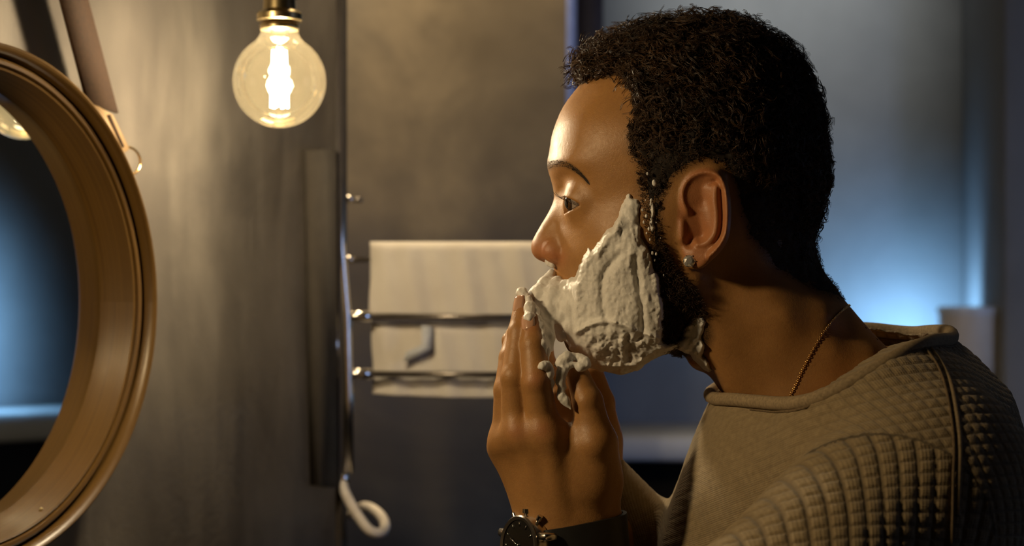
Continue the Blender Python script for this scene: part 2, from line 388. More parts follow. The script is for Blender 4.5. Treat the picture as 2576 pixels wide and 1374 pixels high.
c = wall_pt(322, 405, .004); mb = MB()
mb.tube([c+tv*(.0165*math.cos(a))+Vector((0, 0, .0118*math.sin(a))) for a in np.linspace(0, 2*math.pi, 40, endpoint=False)], .0011, 10, closed=True)
rg = mb.build('hanging_ring', M['gold'], st)
c = wall_pt(180, 392, -.016)

# light bulbs
def bulb(c, label, r=.040, group=None):
    rt = empty('globe_bulb', c+Vector((0, 0, .052))); tag(rt, label, 'light bulb')
    T = Matrix.Translation(c); nk = .0155; z0 = math.sqrt(r*r-nk*nk)
    pr = [(0, -r)]
    for a in np.linspace(-88, 58, 40): pr.append((r*math.cos(math.radians(a)), r*math.sin(math.radians(a))))
    pr += [(.0175, .0370), (.0160, .0400), (.0155, .0440), (.0155, .0475)]
    mb = MB(); mb.lathe(pr[:-1]+[pr[-1]], T, 64); mb.f = mb.f[:-1]; mb.build('glass_globe', M['bulb'], rt)
    for k in range(6):
        a = k*math.pi/3+.3; q = .0068
        mb = MB(); mb.tube([c+Vector((q*math.cos(a)*.75, q*math.sin(a)*.75, .026)), c+Vector((q*math.cos(a), q*math.sin(a), -.022))], .0011, 8); mb.build('filament', M['filament'], rt)
    mb = MB(); mb.lathe([(.009, .047), (.007, .038), (.0035, .033), (.0026, .026), (0, .0255)], T, 20); mb.build('glass_stem', M['bulb'], rt)
    mb = MB(); mb.lathe([(0, .0485), (.0150, .0485), (.0165, .047), (.0165, .0445), (.0158, .043)], T, 40); mb.build('rim', M['brass'], rt)
    s = empty('bulb_socket', c+Vector((0, 0, .053))); tag(s, 'brass socket holding the '+('glowing globe bulb beside the mirror' if group is None else 'second globe bulb nearer the camera'), 'socket')
    mb = MB(); mb.lathe([(0, .0500), (.0175, .0500), (.0190, .0510), (.0192, .0560), (.0175, .0580), (.0140, .0600), (.0135, .0680), (.0145, .0690), (.0145, .0920), (.010, .0980), (0, .0980)], T, 48); mb.build('cap', M['brass'], s, auto=35)
    mb = MB(); mb.tube([c+Vector((0, 0, .097)), Vector((c.x, c.y, 2.6))], .003, 10); mb.build('cable', M['dark_matte'], s)
bulb(BULB1, 'glowing clear globe filament bulb hanging right of the round mirror', .039)
bulb(BULB2, 'second glowing globe filament bulb hanging nearer the camera', group=1)

# towel rail on the wall end
YR = .62                                                # depth of the rail post
rail = empty('towel_rail', P(862, 1180, YR)); tag(rail, 'chrome ladder towel rail fixed at the corner, two towels on it', 'towel rail')
mb = MB(); mb.tube([P(847, 322, YR), P(847, 335, YR), P(850, 420, YR), P(853, 620, YR), P(868, 800, YR), P(872, 1000, YR), P(873, 1190, YR)], .0072, 14); mb.build('post', M['steel'], rail)
mb = MB(); mb.tube([P(842, 790, YR-.01), P(846, 950, YR-.01)], .0042, 12); mb.build('post_sleeve', M['steel'], rail)
mb = MB(); mb.lathe([(0, -.004), (.0066, -.004), (.0072, 0), (.0072, .006), (.006, .010), (0, .010)], Matrix.Translation(P(860, 1212, YR)), 20); mb.build('end_nut', M['chrome'], rail)
for yy, x0, x1 in ((365, 783, 848), (1078, 796, 866)):
    mb = MB(); mb.tube([P(x0, yy, YR-.01), P(x0+18, yy, YR-.005), P(x1, yy+2, YR)], [.0036, .0050, .0034], 12)
    mb.tube([P(x0-2, yy, YR-.01), P(x0+3, yy, YR-.01)], .0058, 14); mb.build('wall_bracket', M['chrome'], rail)
for yy, cap, xe in ((500, 0, 912), (652, 0, 1500), (795, 1, 1400), (940, 1, 1400)):
    yb = YR+.005 if cap else YR+.028
    mb = MB(); mb.tube([P(862, yy, yb), P(888 if not cap else 934, yy+1, yb)], .0058 if cap else .004, 14); mb.build('bar_cap', M['chrome'] if cap else M['steel'], rail)
    mb = MB(); mb.tube([P(884 if not cap else 930, yy+1, yb), P(xe, yy+4, yb)], .0034 if cap else .0030, 12); mb.build('bar', M['rail'], rail)
q = [wall_pt(x, y, WOFF+.012) for x, y in ((785, 378), (846, 374), (850, 1228), (803, 1222))]; q2 = [v-nv*.011 for v in q]
mb = MB(); mb.add(q+q2, [(0, 1, 2, 3), (7, 6, 5, 4), (0, 4, 5, 1), (1, 5, 6, 2), (2, 6, 7, 3), (3, 7, 4, 0)]); mb.build('dark_panel', M['dark_matte'], rail, smooth=False)  # flat dark panel on the wall beside the post
hose = MB(); hose.tube(catmull([P(858, 1205, YR), P(868, 1240, YR-.01), P(895, 1290, YR-.015), P(930, 1335, YR-.02), P(960, 1340, YR-.01), P(968, 1318, YR+.01), P(950, 1290, YR+.03), P(915, 1275, YR+.05), P(880, 1300, YR+.06)], 8), .0055, 12)
hose.build('coiled_hose', M['cord'], rail)

def towel_mesh(x0, x1, y0, y1, yd, seed, name, label, fold=None, droop=0):
    """folded towel hanging over a bar: front sheet, top bend, back sheet, with waves"""
    rnd = np.random.default_rng(seed); nx, nz = 60, 36; V = []
    prof = []
    H0 = (687-y0)/F*(D+yd); H1 = (687-y1)/F*(D+yd); th = .011
    for k in range(nz): t = k/(nz-1); prof.append((-th, H1+(H0-th-H1)*t))
    for a in np.linspace(180, 0, 9)[1:-1]: prof.append((th*math.cos(math.radians(a)), H0-th+th*math.sin(math.radians(a))))
    for k in range(nz): t = k/(nz-1); prof.append((th, H0-th+(H1+.004-(H0-th))*t))
    X0 = (x0-1288)/F*(D+yd); X1 = (x1-1288)/F*(D+yd)
    for i in range(nx):
        s = i/(nx-1); X = X0+(X1-X0)*s
        for (dy, z) in prof:
            w = .0016*math.sin(s*23+seed+z*9)+.0012*math.sin(s*51+z*40+seed)
            edge = math.exp(-((s)/.03)**2)+math.exp(-((1-s)/.03)**2)
            V.append((X+.0012*math.sin(z*80+seed)*(1 if s < .1 else 0), yd+dy*(1-.35*edge)+w, ZC+z+droop*math.sin(math.pi*s)*(1 if dy < 0 else .3)*(H0-z)/(H0-H1)))
    m = len(prof); Fc = [[i*m+j, (i+1)*m+j, (i+1)*m+(j+1) % m, i*m+(j+1) % m] for i in range(nx-1) for j in range(m)]
    Fc.append([j for j in range(m)]); Fc.append([(nx-1)*m+j for j in range(m)][::-1])
    o = empty(name, (X0, yd, ZC+H0)); tag(o, label, 'towel', 'cream towels on the towel rail')
    o2 = put('cloth', mesh_np('cloth', V, Fc), M['towel'], o)
    return o
towel_mesh(932, 1480, 608, 802, YR+.028, 1, 'towel', 'cream towel folded over the upper bars of the towel rail')
t2 = towel_mesh(938, 1480, 812, 990, YR+.030, 4, 'towel', 'lower cream towel on the rail, corner folded over, under the upper towel', droop=-.004)
mb = MB(); q = [P(1060, 818, YR+.010), P(1088, 822, YR+.012), P(1084, 880, YR+.006), P(1015, 912, YR+.008), P(1022, 885, YR+.004), P(1062, 868, YR+.004)]
q2 = [p+Vector((0, .006, 0)) for p in q]; mb.add(q+q2, [(0, 1, 2, 5), (5, 2, 3, 4), (0, 6, 7, 1), (1, 7, 8, 2), (2, 8, 9, 3), (3, 9, 10, 4), (4, 10, 11, 5), (5, 11, 6, 0), (6, 11, 8, 7), (11, 10, 9, 8)])
mb.build('folded_corner', simple('blue_grey_terry', (.40, .41, .43), .95), t2, smooth=False)

# canister and blue lamp on the ledge
YC = 1.98; cb = P(2440, 1100, YC); cb.z = ZL
cup = empty('canister', cb); tag(cup, 'tall pale ceramic canister with a lid standing on the ledge behind the shoulder', 'canister')
rr = 78/F*(D+YC); zt = (1113-772)/F*(D+YC)
zt = (P(0, 772, YC).z-ZL)
mb = MB(); mb.lathe([(0, .001), (rr*.90, .001), (rr*.92, .01), (rr*.92, zt*.48), (rr*.985, zt*.5), (rr*.985, zt-.012), (0, zt-.012)], Matrix.Translation(cb), 64); mb.build('vessel', M['cup'], cup, auto=40)
mb = MB(); mb.lathe([(0, zt-.012), (rr*1.04, zt-.012), (rr*1.05, zt-.006), (rr*1.0, zt), (0, zt+.0005)], Matrix.Translation(cb), 64); mb.build('lid', M['ledge'], cup, auto=40)
for c0, lab in ((Vector((P(2338, 885, 2.06).x, 2.06, ZL)), 'small blue glowing lamp on the ledge left of the pale canister'), (Vector((1.76, .84, ZL)), 'small blue glowing lamp added on the ledge by the right wall')):
    lp = empty('blue_lamp', c0); tag(lp, lab, 'lamp')
    mb = MB(); mb.lathe([(0, 0), (.022, 0), (.022, .006), (.006, .012), (.005, .10), (0, .10)], Matrix.Translation(c0), 24); mb.build('stand', M['black'], lp)
    mb = MB(); mb.lathe([(0, .098), (.016, .102), (.018, .115), (.014, .128), (0, .132)], Matrix.Translation(c0), 24); mb.build('glow_cap', M['bluelamp'], lp)
# ceiling spotlight fitting
sp = empty('ceiling_spotlight', (.53, 1.55, 2.6)); tag(sp, 'small round ceiling spotlight washing the far wall', 'spotlight')
mb = MB(); mb.lathe([(.045, -.001), (.045, -.05), (.038, -.052), (.038, -.02), (0, -.018)], Matrix.Translation((.53, 1.55, 2.6)), 32); mb.build('housing', M['black'], sp)
# ================================================================== THE MAN
# ---- a small signed-distance modeller (numpy) polygonised with surface nets
f32 = np.float32
def PX(px, py, ymm=0.0): return np.array(P(px, py, ymm/1000.0), np.float64)
def to_px(Pt, fold=True):
    y = -np.abs(Pt[:, 1]) if fold else Pt[:, 1]
    Y = D+y; return 1288+F*Pt[:, 0]/Y, 687-F*(Pt[:, 2]-ZC)/Y
def smin(a, b, k):
    h = np.maximum(k-np.abs(a-b), 0)/k; return np.minimum(a, b)-h*h*k*.25
def smax(a, b, k): return -smin(-a, -b, k)
class SDF:
    def __init__(s, far=.08): s.ops = []; s.far = far
    def cone(s, a, b, ra, rb, k=.006, sub=False, sy=1.0):
        a = np.array(a, float); b = np.array(b, float); r = max(ra, rb)*max(1, sy)+k+.012
        s.ops.append(('c', a, b, ra, rb, k, sub, np.minimum(a, b)-r, np.maximum(a, b)+r, sy)); return s
    def chain(s, pts, rs, k=.004, k0=None, sy=1.0):
        for i in range(len(pts)-1): s.cone(pts[i], pts[i+1], rs[i], rs[i+1], (k0 if (i == 0 and k0) else k), sy=sy)
        return s
    def ell(s, c, r, k=.006, sub=False, rot=None):
        c = np.array(c, float); r = np.array(r, float); m = r.max()+k+.012
        s.ops.append(('e', c, r, rot, 0, k, sub, c-m, c+m, 1)); return s
    def fn(s, f, lo, hi, k=.006, sub=False): s.ops.append(('f', f, 0, 0, 0, k, sub, np.array(lo, float), np.array(hi, float), 1)); return s
    def __call__(s, p):
        d = np.full(len(p), s.far); lo = p.min(0); hi = p.max(0)
        for (t, a, b, ra, rb, k, sub, l, h, sy) in s.ops:
            if (l > hi).any() or (h < lo).any(): continue
            if t == 'c':
                q = p-a; ba = b-a
                if sy != 1.0: q = q*np.array([1, 1/sy, 1]); ba = ba*np.array([1, 1/sy, 1])
                tt = np.clip(q@ba/(ba@ba), 0, 1); e = np.sqrt(((q-tt[:, None]*ba)**2).sum(1))-(ra+(rb-ra)*tt)
            elif t == 'e':
                q = p-a
                if ra is not None: q = q@ra
                n = np.sqrt(((q/b)**2).sum(1)); g = np.sqrt(((q/(b*b))**2).sum(1))+1e-9; e = n*(n-1)/g
            else: e = a(p)
            if sub == 'max': d = smax(d, e, k)
            elif sub: d = smax(d, -e, k)
            else: d = smin(d, e, k)
        return d
def polygonize(fn, lo, hi, h, B=8, slack=1.6):
    lo = np.array(lo, float); hi = np.array(hi, float); nb = np.ceil((hi-lo)/(h*B)).astype(int)
    I = np.stack(np.meshgrid(*[np.arange(n) for n in nb], indexing='ij'), -1).reshape(-1, 3)
    # coarse filter, in spatial chunks
    def cull(I, size):
        keep = np.zeros(len(I), bool); C = 4096
        for s in range(0, len(I), C):
            q = I[s:s+C]; d = fn(lo+(q+.5)*size); keep[s:s+C] = np.abs(d) < size*.87*slack+.0015
        return I[keep]
    big = 4; nbb = np.ceil(nb/big).astype(int)
    J = np.stack(np.meshgrid(*[np.arange(n) for n in nbb], indexing='ij'), -1).reshape(-1, 3)
    J = cull(J, h*B*big)
    off = np.stack(np.meshgrid(*[np.arange(big)]*3, indexing='ij'), -1).reshape(-1, 3)
    I = (J[:, None]*big+off[None]).reshape(-1, 3); I = cull(I, h*B)
    g = np.arange(B+1); G = np.stack(np.meshgrid(g, g, g, indexing='ij'), -1).reshape(-1, 3)
    N = nb*B+8; keyf = lambda q: (q[..., 0]*N[1]+q[..., 1])*N[2]+q[..., 2]
    keys = []; verts = []; quads = []
    C = 24
    E = [((0,0,0),(1,0,0)),((0,1,0),(1,1,0)),((0,0,1),(1,0,1)),((0,1,1),(1,1,1)),((0,0,0),(0,1,0)),((1,0,0),(1,1,0)),((0,0,1),(0,1,1)),((1,0,1),(1,1,1)),((0,0,0),(0,0,1)),((1,0,0),(1,0,1)),((0,1,0),(0,1,1)),((1,1,0),(1,1,1))]
    for s in range(0, len(I), C):
        b = I[s:s+C]; pts = (b[:, None]*B+G[None]); d = fn((lo+pts*h).reshape(-1, 3)).reshape(len(b), B+1, B+1, B+1)
        sg = d < 0
        cnt = sum(sg[:, i:B+i, j:B+j, k:B+k].astype(np.int8) for i in (0, 1) for j in (0, 1) for k in (0, 1))
        bi, x, y, z = np.nonzero((cnt > 0) & (cnt < 8))
        if len(bi):
            acc = np.zeros((len(bi), 3)); n = np.zeros(len(bi))
            for (p0, p1) in E:
                a = d[bi, x+p0[0], y+p0[1], z+p0[2]]; c = d[bi, x+p1[0], y+p1[1], z+p1[2]]
                m = (a < 0) != (c < 0); t = np.where(m, a/np.where(m, a-c, 1), 0)
                acc += m[:, None]*(np.array(p0)+t[:, None]*(np.array(p1)-np.array(p0))); n += m
            cell = b[bi]*B+np.stack([x, y, z], 1); verts.append(lo+(cell+acc/n[:, None])*h); keys.append(keyf(cell+1))
        for ax in range(3):
            sl0 = [slice(None)]+[slice(0, B)]*3; sl1 = list(sl0); sl1[ax+1] = slice(1, B+1)
            A = sg[tuple(sl0)]; Cc = sg[tuple(sl1)]; bi, x, y, z = np.nonzero(A != Cc)
            if not len(bi): continue
            nd = b[bi]*B+np.stack([x, y, z], 1)+1; u = np.eye(3, dtype=int)[(ax+1) % 3]; v = np.eye(3, dtype=int)[(ax+2) % 3]
            q = np.stack([keyf(nd-u-v), keyf(nd-v), keyf(nd), keyf(nd-u)], 1); flip = ~A[bi, x, y, z]
            q[flip] = q[flip][:, ::-1]; quads.append(q)
    K = np.concatenate(keys); V = np.concatenate(verts); Q = np.concatenate(quads)
    o = np.argsort(K); K = K[o]; V = V[o]; idx = np.searchsorted(K, Q); idx = np.minimum(idx, len(K)-1)
    ok = (K[idx] == Q).all(1); return V, idx[ok]
def hash3(i, j, k, seed):
    n = (i*73856093) ^ (j*19349663) ^ (k*83492791) ^ (seed*2654435761 & 0xffffffff)
    n = (n ^ (n >> 13))*1274126177 & 0xffffffff; n = (n ^ (n >> 16))*2246822519 & 0xffffffff; return ((n ^ (n >> 15)) & 0xffffff)/float(0x7fffff)-1
def vnoise(p, freq, seed=0):
    q = p*freq; i = np.floor(q).astype(np.int64); t = q-i; t = t*t*(3-2*t); r = 0
    for a in (0, 1):
        for b in (0, 1):
            for c in (0, 1):
                w = (t[:, 0] if a else 1-t[:, 0])*(t[:, 1] if b else 1-t[:, 1])*(t[:, 2] if c else 1-t[:, 2])
                r = r+w*hash3(i[:, 0]+a, i[:, 1]+b, i[:, 2]+c, seed)
    return r
def fbm(p, freq, seed=0, o=3, g=.5): return sum(vnoise(p, freq*2**i, seed+i)*g**i for i in range(o))
def poly_sd(poly, x, y):
    """signed distance to a polygon, positive inside"""
    poly = np.asarray(poly, float); sh = np.shape(x); x = np.ravel(x); y = np.ravel(y); d = np.full(len(x), 1e9); ins = np.zeros(len(x), bool)
    for i in range(len(poly)):
        a = poly[i]; b = poly[(i+1) % len(poly)]; e = b-a; L = e@e+1e-12
        t = np.clip(((x-a[0])*e[0]+(y-a[1])*e[1])/L, 0, 1); d = np.minimum(d, (x-a[0]-t*e[0])**2+(y-a[1]-t*e[1])**2)
        c = ((a[1] > y) != (b[1] > y)); xi = e[0]*(y-a[1])/np.where(abs(e[1]) < 1e-12, 1e-12, e[1])+a[0]; ins ^= c & (x < xi)
    return (np.sqrt(d)*np.where(ins, 1, -1)).reshape(sh)
class Grid2:
    """bilinear lookup of a 2-D table"""
    def __init__(s, x0, y0, st, T): s.x0, s.y0, s.st, s.T = x0, y0, st, T
    def __call__(s, x, y):
        u = np.clip((x-s.x0)/s.st, 0, s.T.shape[1]-1.001); v = np.clip((y-s.y0)/s.st, 0, s.T.shape[0]-1.001)
        i = u.astype(int); j = v.astype(int); a = u-i; b = v-j; T = s.T
        return (T[j, i]*(1-a)+T[j, i+1]*a)*(1-b)+(T[j+1, i]*(1-a)+T[j+1, i+1]*a)*b
def near(poly, x, y): # distance to an open polyline
    poly = np.asarray(poly, float); d = np.full(np.shape(x), 1e18)
    for i in range(len(poly)-1):
        a, b = poly[i], poly[i+1]; e = b-a; t = np.clip(((x-a[0])*e[0]+(y-a[1])*e[1])/(e@e+1e-12), 0, 1); d = np.minimum(d, (x-a[0]-t*e[0])**2+(y-a[1]-t*e[1])**2)
    return np.sqrt(d)

# ---- head: profile outline (on the mid plane) and half-width map
OUT = [(1560,128),(1500,172),(1452,222),(1418,268),(1398,312),(1387,350),(1382,385),(1377,412),(1382,438),(1389,462),(1393,486),(1392,506),(1380,534),(1362,564),(1345,594),(1337,614),(1338,634),(1349,650),(1368,659),(1386,666),(1395,680),(1394,700),(1390,720),(1394,735),(1405,745),(1399,757),(1401,774),(1413,788),(1420,806),(1416,828),(1417,852),(1427,878),(1448,898),(1480,912),(1530,920),(1590,916),(1650,898),(1706,888),(1752,915),(1790,952),(1824,1005),(1850,1070),(1880,1150),(2500,1150),(2480,1080),(2300,930),(2215,862),(2143,780),(2090,715),(2055,660),(2040,600),(2052,540),(2064,470),(2066,400),(2056,320),(2030,240),(1980,165),(1900,112),(1800,88),(1680,92)]
outl = catmull(OUT, 6, closed=True)
def w2(px, py, w): # control point seen at a pixel, at half width w (mm) -> metres
    Y = D-w/1000; return ((px-1288)*Y/F, ZC+(687-py)*Y/F, w/1000)
ow = np.array([((x-1288)*D/F, ZC+(687-y)*D/F) for x, y in outl])
WC = {130:[(1600,26),(1660,38),(1760,46),(1860,40),(1920,24)],
 220:[(1475,22),(1500,33),(1560,47),(1660,61),(1780,66),(1900,58),(1970,38)],
 300:[(1412,18),(1430,30),(1455,40),(1500,51),(1560,60),(1660,70),(1800,76),(1920,68),(2000,42)],
 370:[(1395,20),(1415,32),(1440,42),(1480,52),(1540,61),(1640,71),(1800,77),(1940,67),(2020,40)],
 415:[(1388,19),(1405,30),(1430,40),(1460,48),(1500,55),(1560,62),(1640,69),(1800,76),(1950,62)],
 445:[(1396,15),(1412,23),(1435,34),(1462,44),(1500,53),(1560,61),(1640,68)],
 475:[(1401,9.5),(1412,13.5),(1426,22),(1445,32),(1470,43),(1500,51),(1560,59.5),(1640,67),(1720,72),(1800,73),(1950,58)],
 505:[(1400,8.5),(1410,13),(1422,20),(1440,30),(1466,41.5),(1495,48),(1540,56),(1600,63.5)],
 530:[(1392,8.5),(1404,13),(1416,18.5),(1436,29),(1460,38.5),(1490,46.5),(1540,56.5),(1600,64),(1700,70),(1800,70),(1950,54)],
 565:[(1375,7.5),(1390,11),(1405,14.5),(1420,21),(1440,31),(1465,40.5),(1500,50),(1550,59),(1600,65),(1700,69)],
 600:[(1357,8),(1375,12),(1395,15.5),(1410,18.5),(1420,22.5),(1440,31),(1470,41.5),(1510,52.5),(1560,61),(1620,65.5),(1700,67),(1800,67),(1950,48)],
 625:[(1350,9),(1368,13.5),(1388,17),(1405,18.5),(1415,19.5),(1426,25),(1445,33),(1480,44),(1530,55.5),(1600,63)],
 650:[(1368,10),(1388,15.5),(1402,17.5),(1412,18.5),(1424,23.5),(1445,32.5),(1480,43),(1530,54),(1600,61.5),(1700,62),(1800,60),(1900,54),(1970,42)],
 690:[(1402,10),(1415,15),(1432,23),(1460,34),(1500,45),(1560,55),(1640,60),(1720,58),(1800,55),(1900,54),(1990,42)],
 740:[(1412,11),(1425,16),(1450,27),(1490,39.5),(1550,50.5),(1620,57),(1680,57.5),(1730,52),(1780,51),(1850,54),(1940,57),(2030,46)],
 790:[(1425,11),(1440,19),(1470,31),(1520,42.5),(1590,52),(1650,55.5),(1700,51),(1745,46),(1800,50),(1880,56),(1980,61),(2080,52)],
 840:[(1430,14),(1450,22),(1490,33),(1550,42),(1620,49),(1670,48),(1710,41),(1760,42),(1820,50),(1920,57),(2040,58),(2130,48)],
 880:[(1455,15),(1500,25),(1560,33),(1620,37),(1670,35),(1720,27),(1770,36),(1830,48),(1940,57),(2100,60),(2200,50)],
 905:[(1510,15),(1570,21),(1630,20)],
 950:[(1810,22),(1840,36),(1900,49),(2000,58),(2150,62),(2300,50)],
 1050:[(1870,26),(1920,44),(2020,58),(2200,66),(2380,60)]}
cp = np.array([w2(px, py, w) for py, l in WC.items() for px, w in l]+[(a, b, 0) for a, b in ow[::2]])
def tps_fit(c, lam=2e-8):
    x = c[:, :2]*10; v = c[:, 2]**2*1e3; n = len(x); r2 = ((x[:, None]-x[None])**2).sum(-1)
    K = .5*r2*np.log(r2+1e-12)+np.eye(n)*lam*1e4; Pm = np.c_[np.ones(n), x]; A = np.block([[K, Pm], [Pm.T, np.zeros((3, 3))]])
    s = np.linalg.solve(A, np.r_[v, np.zeros(3)]); return x, s
tx, ts = tps_fit(cp)
GS = .0007; gx0, gx1, gz0, gz1 = .0, .32, ZC-.13, ZC+.175
gx = np.arange(gx0, gx1, GS); gz = np.arange(gz0, gz1, GS); X2, Z2 = np.meshgrid(gx, gz); Q = np.zeros(X2.shape)
for r in range(0, X2.shape[0], 16):
    a = np.stack([X2[r:r+16].ravel(), Z2[r:r+16].ravel()], 1)*10; r2 = ((a[:, None]-tx[None])**2).sum(-1)
    Q[r:r+16] = ((.5*r2*np.log(r2+1e-12))@ts[:len(tx)]+ts[-3]+a@ts[-2:]).reshape(-1, X2.shape[1])/1e3
sdo = poly_sd(ow, X2, Z2); Q = np.where(sdo > 0, np.maximum(Q, .009*sdo), .02*sdo)
GQ = Grid2(gx0, gz0, GS, Q); QZ, QX = np.gradient(Q, GS); GX_ = Grid2(gx0, gz0, GS, np.hypot(QX, QZ)); GO = Grid2(gx0, gz0, GS, sdo)
def head_q(p):
    q = GQ(p[:, 0], p[:, 2]); g = GX_(p[:, 0], p[:, 2]); y = p[:, 1]
    d = (y*y-q)/np.sqrt(4*y*y+g*g+(.012)**2)
    # outside of the table
    ox = np.maximum(np.maximum(gx0-p[:, 0], p[:, 0]-gx1), 0); oz = np.maximum(np.maximum(gz0-p[:, 2], p[:, 2]-gz1+.002), 0)
    return d+np.hypot(ox, oz)
CUT = (PX(1848, 1075), PX(2420, 960))    # below this line the head piece stops (inside the sweater)
def head_fn(p):
    d = head_q(p); a, b = CUT; t = (b-a)/np.linalg.norm(b-a); n = np.array([t[2], 0, -t[0]])  # pointing down
    if n[2] > 0: n = -n
    return smax(d, (p-a)@n, .004)
# ---- ear as a relief
EOUT = catmull([(1700,560),(1702,520),(1704,490),(1712,458),(1735,431),(1772,419),(1806,426),(1828,452),(1839,500),(1840,550),(1834,598),(1815,632),(1790,656),(1768,674),(1745,676),(1724,664),(1714,640),(1706,600)], 6, True)
ex = np.arange(1670, 1870, 1.5); ey = np.arange(390, 710, 1.5); EX, EY = np.meshgrid(ex, ey)
def st(poly, w, a): return a*np.exp(-(near(poly, EX, EY)/w)**2)
helix = catmull([(1746,556),(1722,520),(1716,486),(1728,456),(1752,438),(1784,433),(1810,446),(1824,478),(1829,530),(1825,585),(1806,622),(1784,645)], 5)
anti = catmull([(1800,468),(1798,505),(1802,545),(1798,585),(1778,606),(1756,612)], 5)
H = np.maximum(st(helix, 10, 5.0), st(anti, 14, 3.4))
H = np.maximum(H, st([(1788,455),(1796,500)], 16, 2.0)); H = np.maximum(H, st([(1745,640),(1768,650)], 24, 2.2)); H = np.maximum(H, st([(1716,560),(1712,600)], 11, 3.2))
H -= st([(1745,552),(1758,590)], 17, 10.5)+st([(1738,600),(1734,612)], 9, 5.0)+st([(1752,478),(1760,505)], 15, 5.8)+st([(1760,462),(1800,456)], 8, 2.6)+st(catmull([(1813,480),(1816,540),(1812,590),(1800,615)], 5), 6, 1.6)
GH = Grid2(1670, 390, 1.5, H/1000); GE = Grid2(1670, 390, 1.5, poly_sd(EOUT, EX, EY))
def ear_fn(p):
    px, py = to_px(p); e = GE(px, py)*.00026; h = GH(px, py); s = np.clip((px-1700)/140, 0, 1.2)
    yf = -(.0660+.0145*s**.9)-h; ya = -np.abs(p[:, 1]); back = yf+.0042+h*.55+.004*(1-s)+np.clip(-h*.8, 0, .004)
    edge = -e+.0; v = smax(yf-ya, ya-back, .002); 
    d = smax(v, -e, .0035)
    ox = np.maximum(np.maximum(1675-px, px-1865), 0)+np.maximum(np.maximum(395-py, py-705), 0); d = d*.8+ox*.00026; return np.sign(d)*np.minimum(np.abs(d), .003+.35*np.maximum(np.abs(d)-.003, 0))
# ---- eye
EC = PX(1465, 507, -30); ER = .0118
EYE_D = Vector((-1, -.30, -.14)).normalized()
def lid_fn(p):
    q = p.copy(); q[:, 1] = -np.abs(q[:, 1]); return np.sqrt(((q-EC)**2).sum(1))-(ER+.0012)
c0 = PX(1460, 515, -43); u1 = PX(1416, 495, -38); l1 = PX(1424, 534, -36)
def eye_cut(p):
    q = p.copy(); q[:, 1] = -np.abs(q[:, 1]); X = q[:, 0]-c0[0]; Z = q[:, 2]-c0[2]
    ua = np.array([u1[0]-c0[0], u1[2]-c0[2]]); ua /= np.linalg.norm(ua); la = np.array([l1[0]-c0[0], l1[2]-c0[2]]); la /= np.linalg.norm(la)
    bow = .0009*np.sin(np.clip(-X/.0115, 0, 1)*math.pi)
    du = (X*ua[1]-Z*ua[0]); dl = -(X*la[1]-Z*la[0])     # >0 sides
    du = -du if (la[0]*ua[1]-la[1]*ua[0]) > 0 else du
    dl = -dl if (ua[0]*la[1]-ua[1]*la[0]) < 0 and False else dl
    r = np.sqrt(((q-EC)**2).sum(1))
    s1 = (Z*(-ua[0])+X*ua[1]); s2 = -(Z*(-la[0])+X*la[1])
    d = np.maximum(s1-bow, s2-bow*.6); d = np.maximum(d, np.maximum(r-.0160, .0112-r)); d = np.maximum(d, q[:, 1]+.0215)
    return d
# ---- near (left) hand and far (right) hand; y in mm, negative towards the camera
def hand(sd, L, wrist, elbow, flip=False):
    for (pts, rs) in L['fingers']:
        pts = [PX(*q) for q in pts]; sd.chain(pts, [r/1000 for r in rs], .0022)
    for (a, b, ra, rb, k) in L['palm']: sd.cone(PX(*a), PX(*b), ra/1000, rb/1000, k/1000)
NEAR = dict(
 palm=[((1398,1330,-33),(1355,1120,-40),21,12.5,16),((1440,1335,-30),(1400,1120,-42),21,13,16),((1400,1335,-22),(1300,1118,-30),19,10.5,16),((1390,1335,-16),(1274,1128,-19),17,9,16),
  ((1488,1335,-26),(1490,1220,-36),17.5,16,16),((1490,1220,-36),(1497,1125,-44),16,12.5,12),((1440,1150,-38),(1480,1200,-38),13,14,12)],
 fingers=[
  ([(1368,1092,-46),(1350,962,-53),(1342,868,-46),(1338,812,-38)],[11.2,9.7,8.2,6.6]),        # index
  ([(1302,1094,-40),(1296,950,-44),(1308,838,-34),(1318,764,-24)],[10.8,9.6,8.2,6.6]),        # middle
  ([(1276,1104,-27),(1276,980,-30),(1284,900,-20),(1294,842,-10)],[10.4,9.0,7.6,6.2]),        # ring
  ([(1270,1120,-12),(1280,1020,-14),(1292,960,-6),(1302,915,2)],[9.6,8.0,7,5.8])])            # little
THUMB_N = ([(1496,1200,-40),(1500,1110,-47),(1478,1010,-46),(1448,930,-40)],[14,12.0,10.2,7.4])
NEAR['fingers'].append(THUMB_N)
FAR = dict(
 palm=[((1450,1330,34),(1385,1110,42),20,13,16),((1420,1330,34),(1330,1115,38),19,12,16),((1500,1330,30),(1500,1110,36),19,14,16),((1440,1110,40),(1480,1180,38),14,14,12),((1412,1010,44),(1470,1090,40),11,14,12),((1405,960,46),(1420,1060,42),9,12,10)],
 fingers=[
  ([(1392,1100,44),(1380,970,50),(1362,880,42),(1350,815,32)],[11,9.6,8.2,6.6]),
  ([(1345,1100,40),(1330,960,44),(1322,850,34),(1326,775,22)],[10.8,9.6,8.2,6.6]),
  ([(1315,1110,30),(1300,985,32),(1292,905,22),(1284,856,12)],[10,9,7.6,6.2]),
  ([(1308,1125,18),(1306,1020,18),(1308,960,10),(1312,920,6)],[9,8,7,5.8]),
  ([(1500,1180,38),(1512,1110,40),(1508,1015,42),(1488,940,38)],[15,12.6,11.0,8.6])])
WN = PX(1440, 1345, -28); WF = PX(1475, 1340, 34)
EN = PX(1620, 1930, -255); EF = PX(1840, 1700, 185)
SN = PX(2330, 1235, -160); SF = PX(2250, 1150, 165)
HAND = SDF()
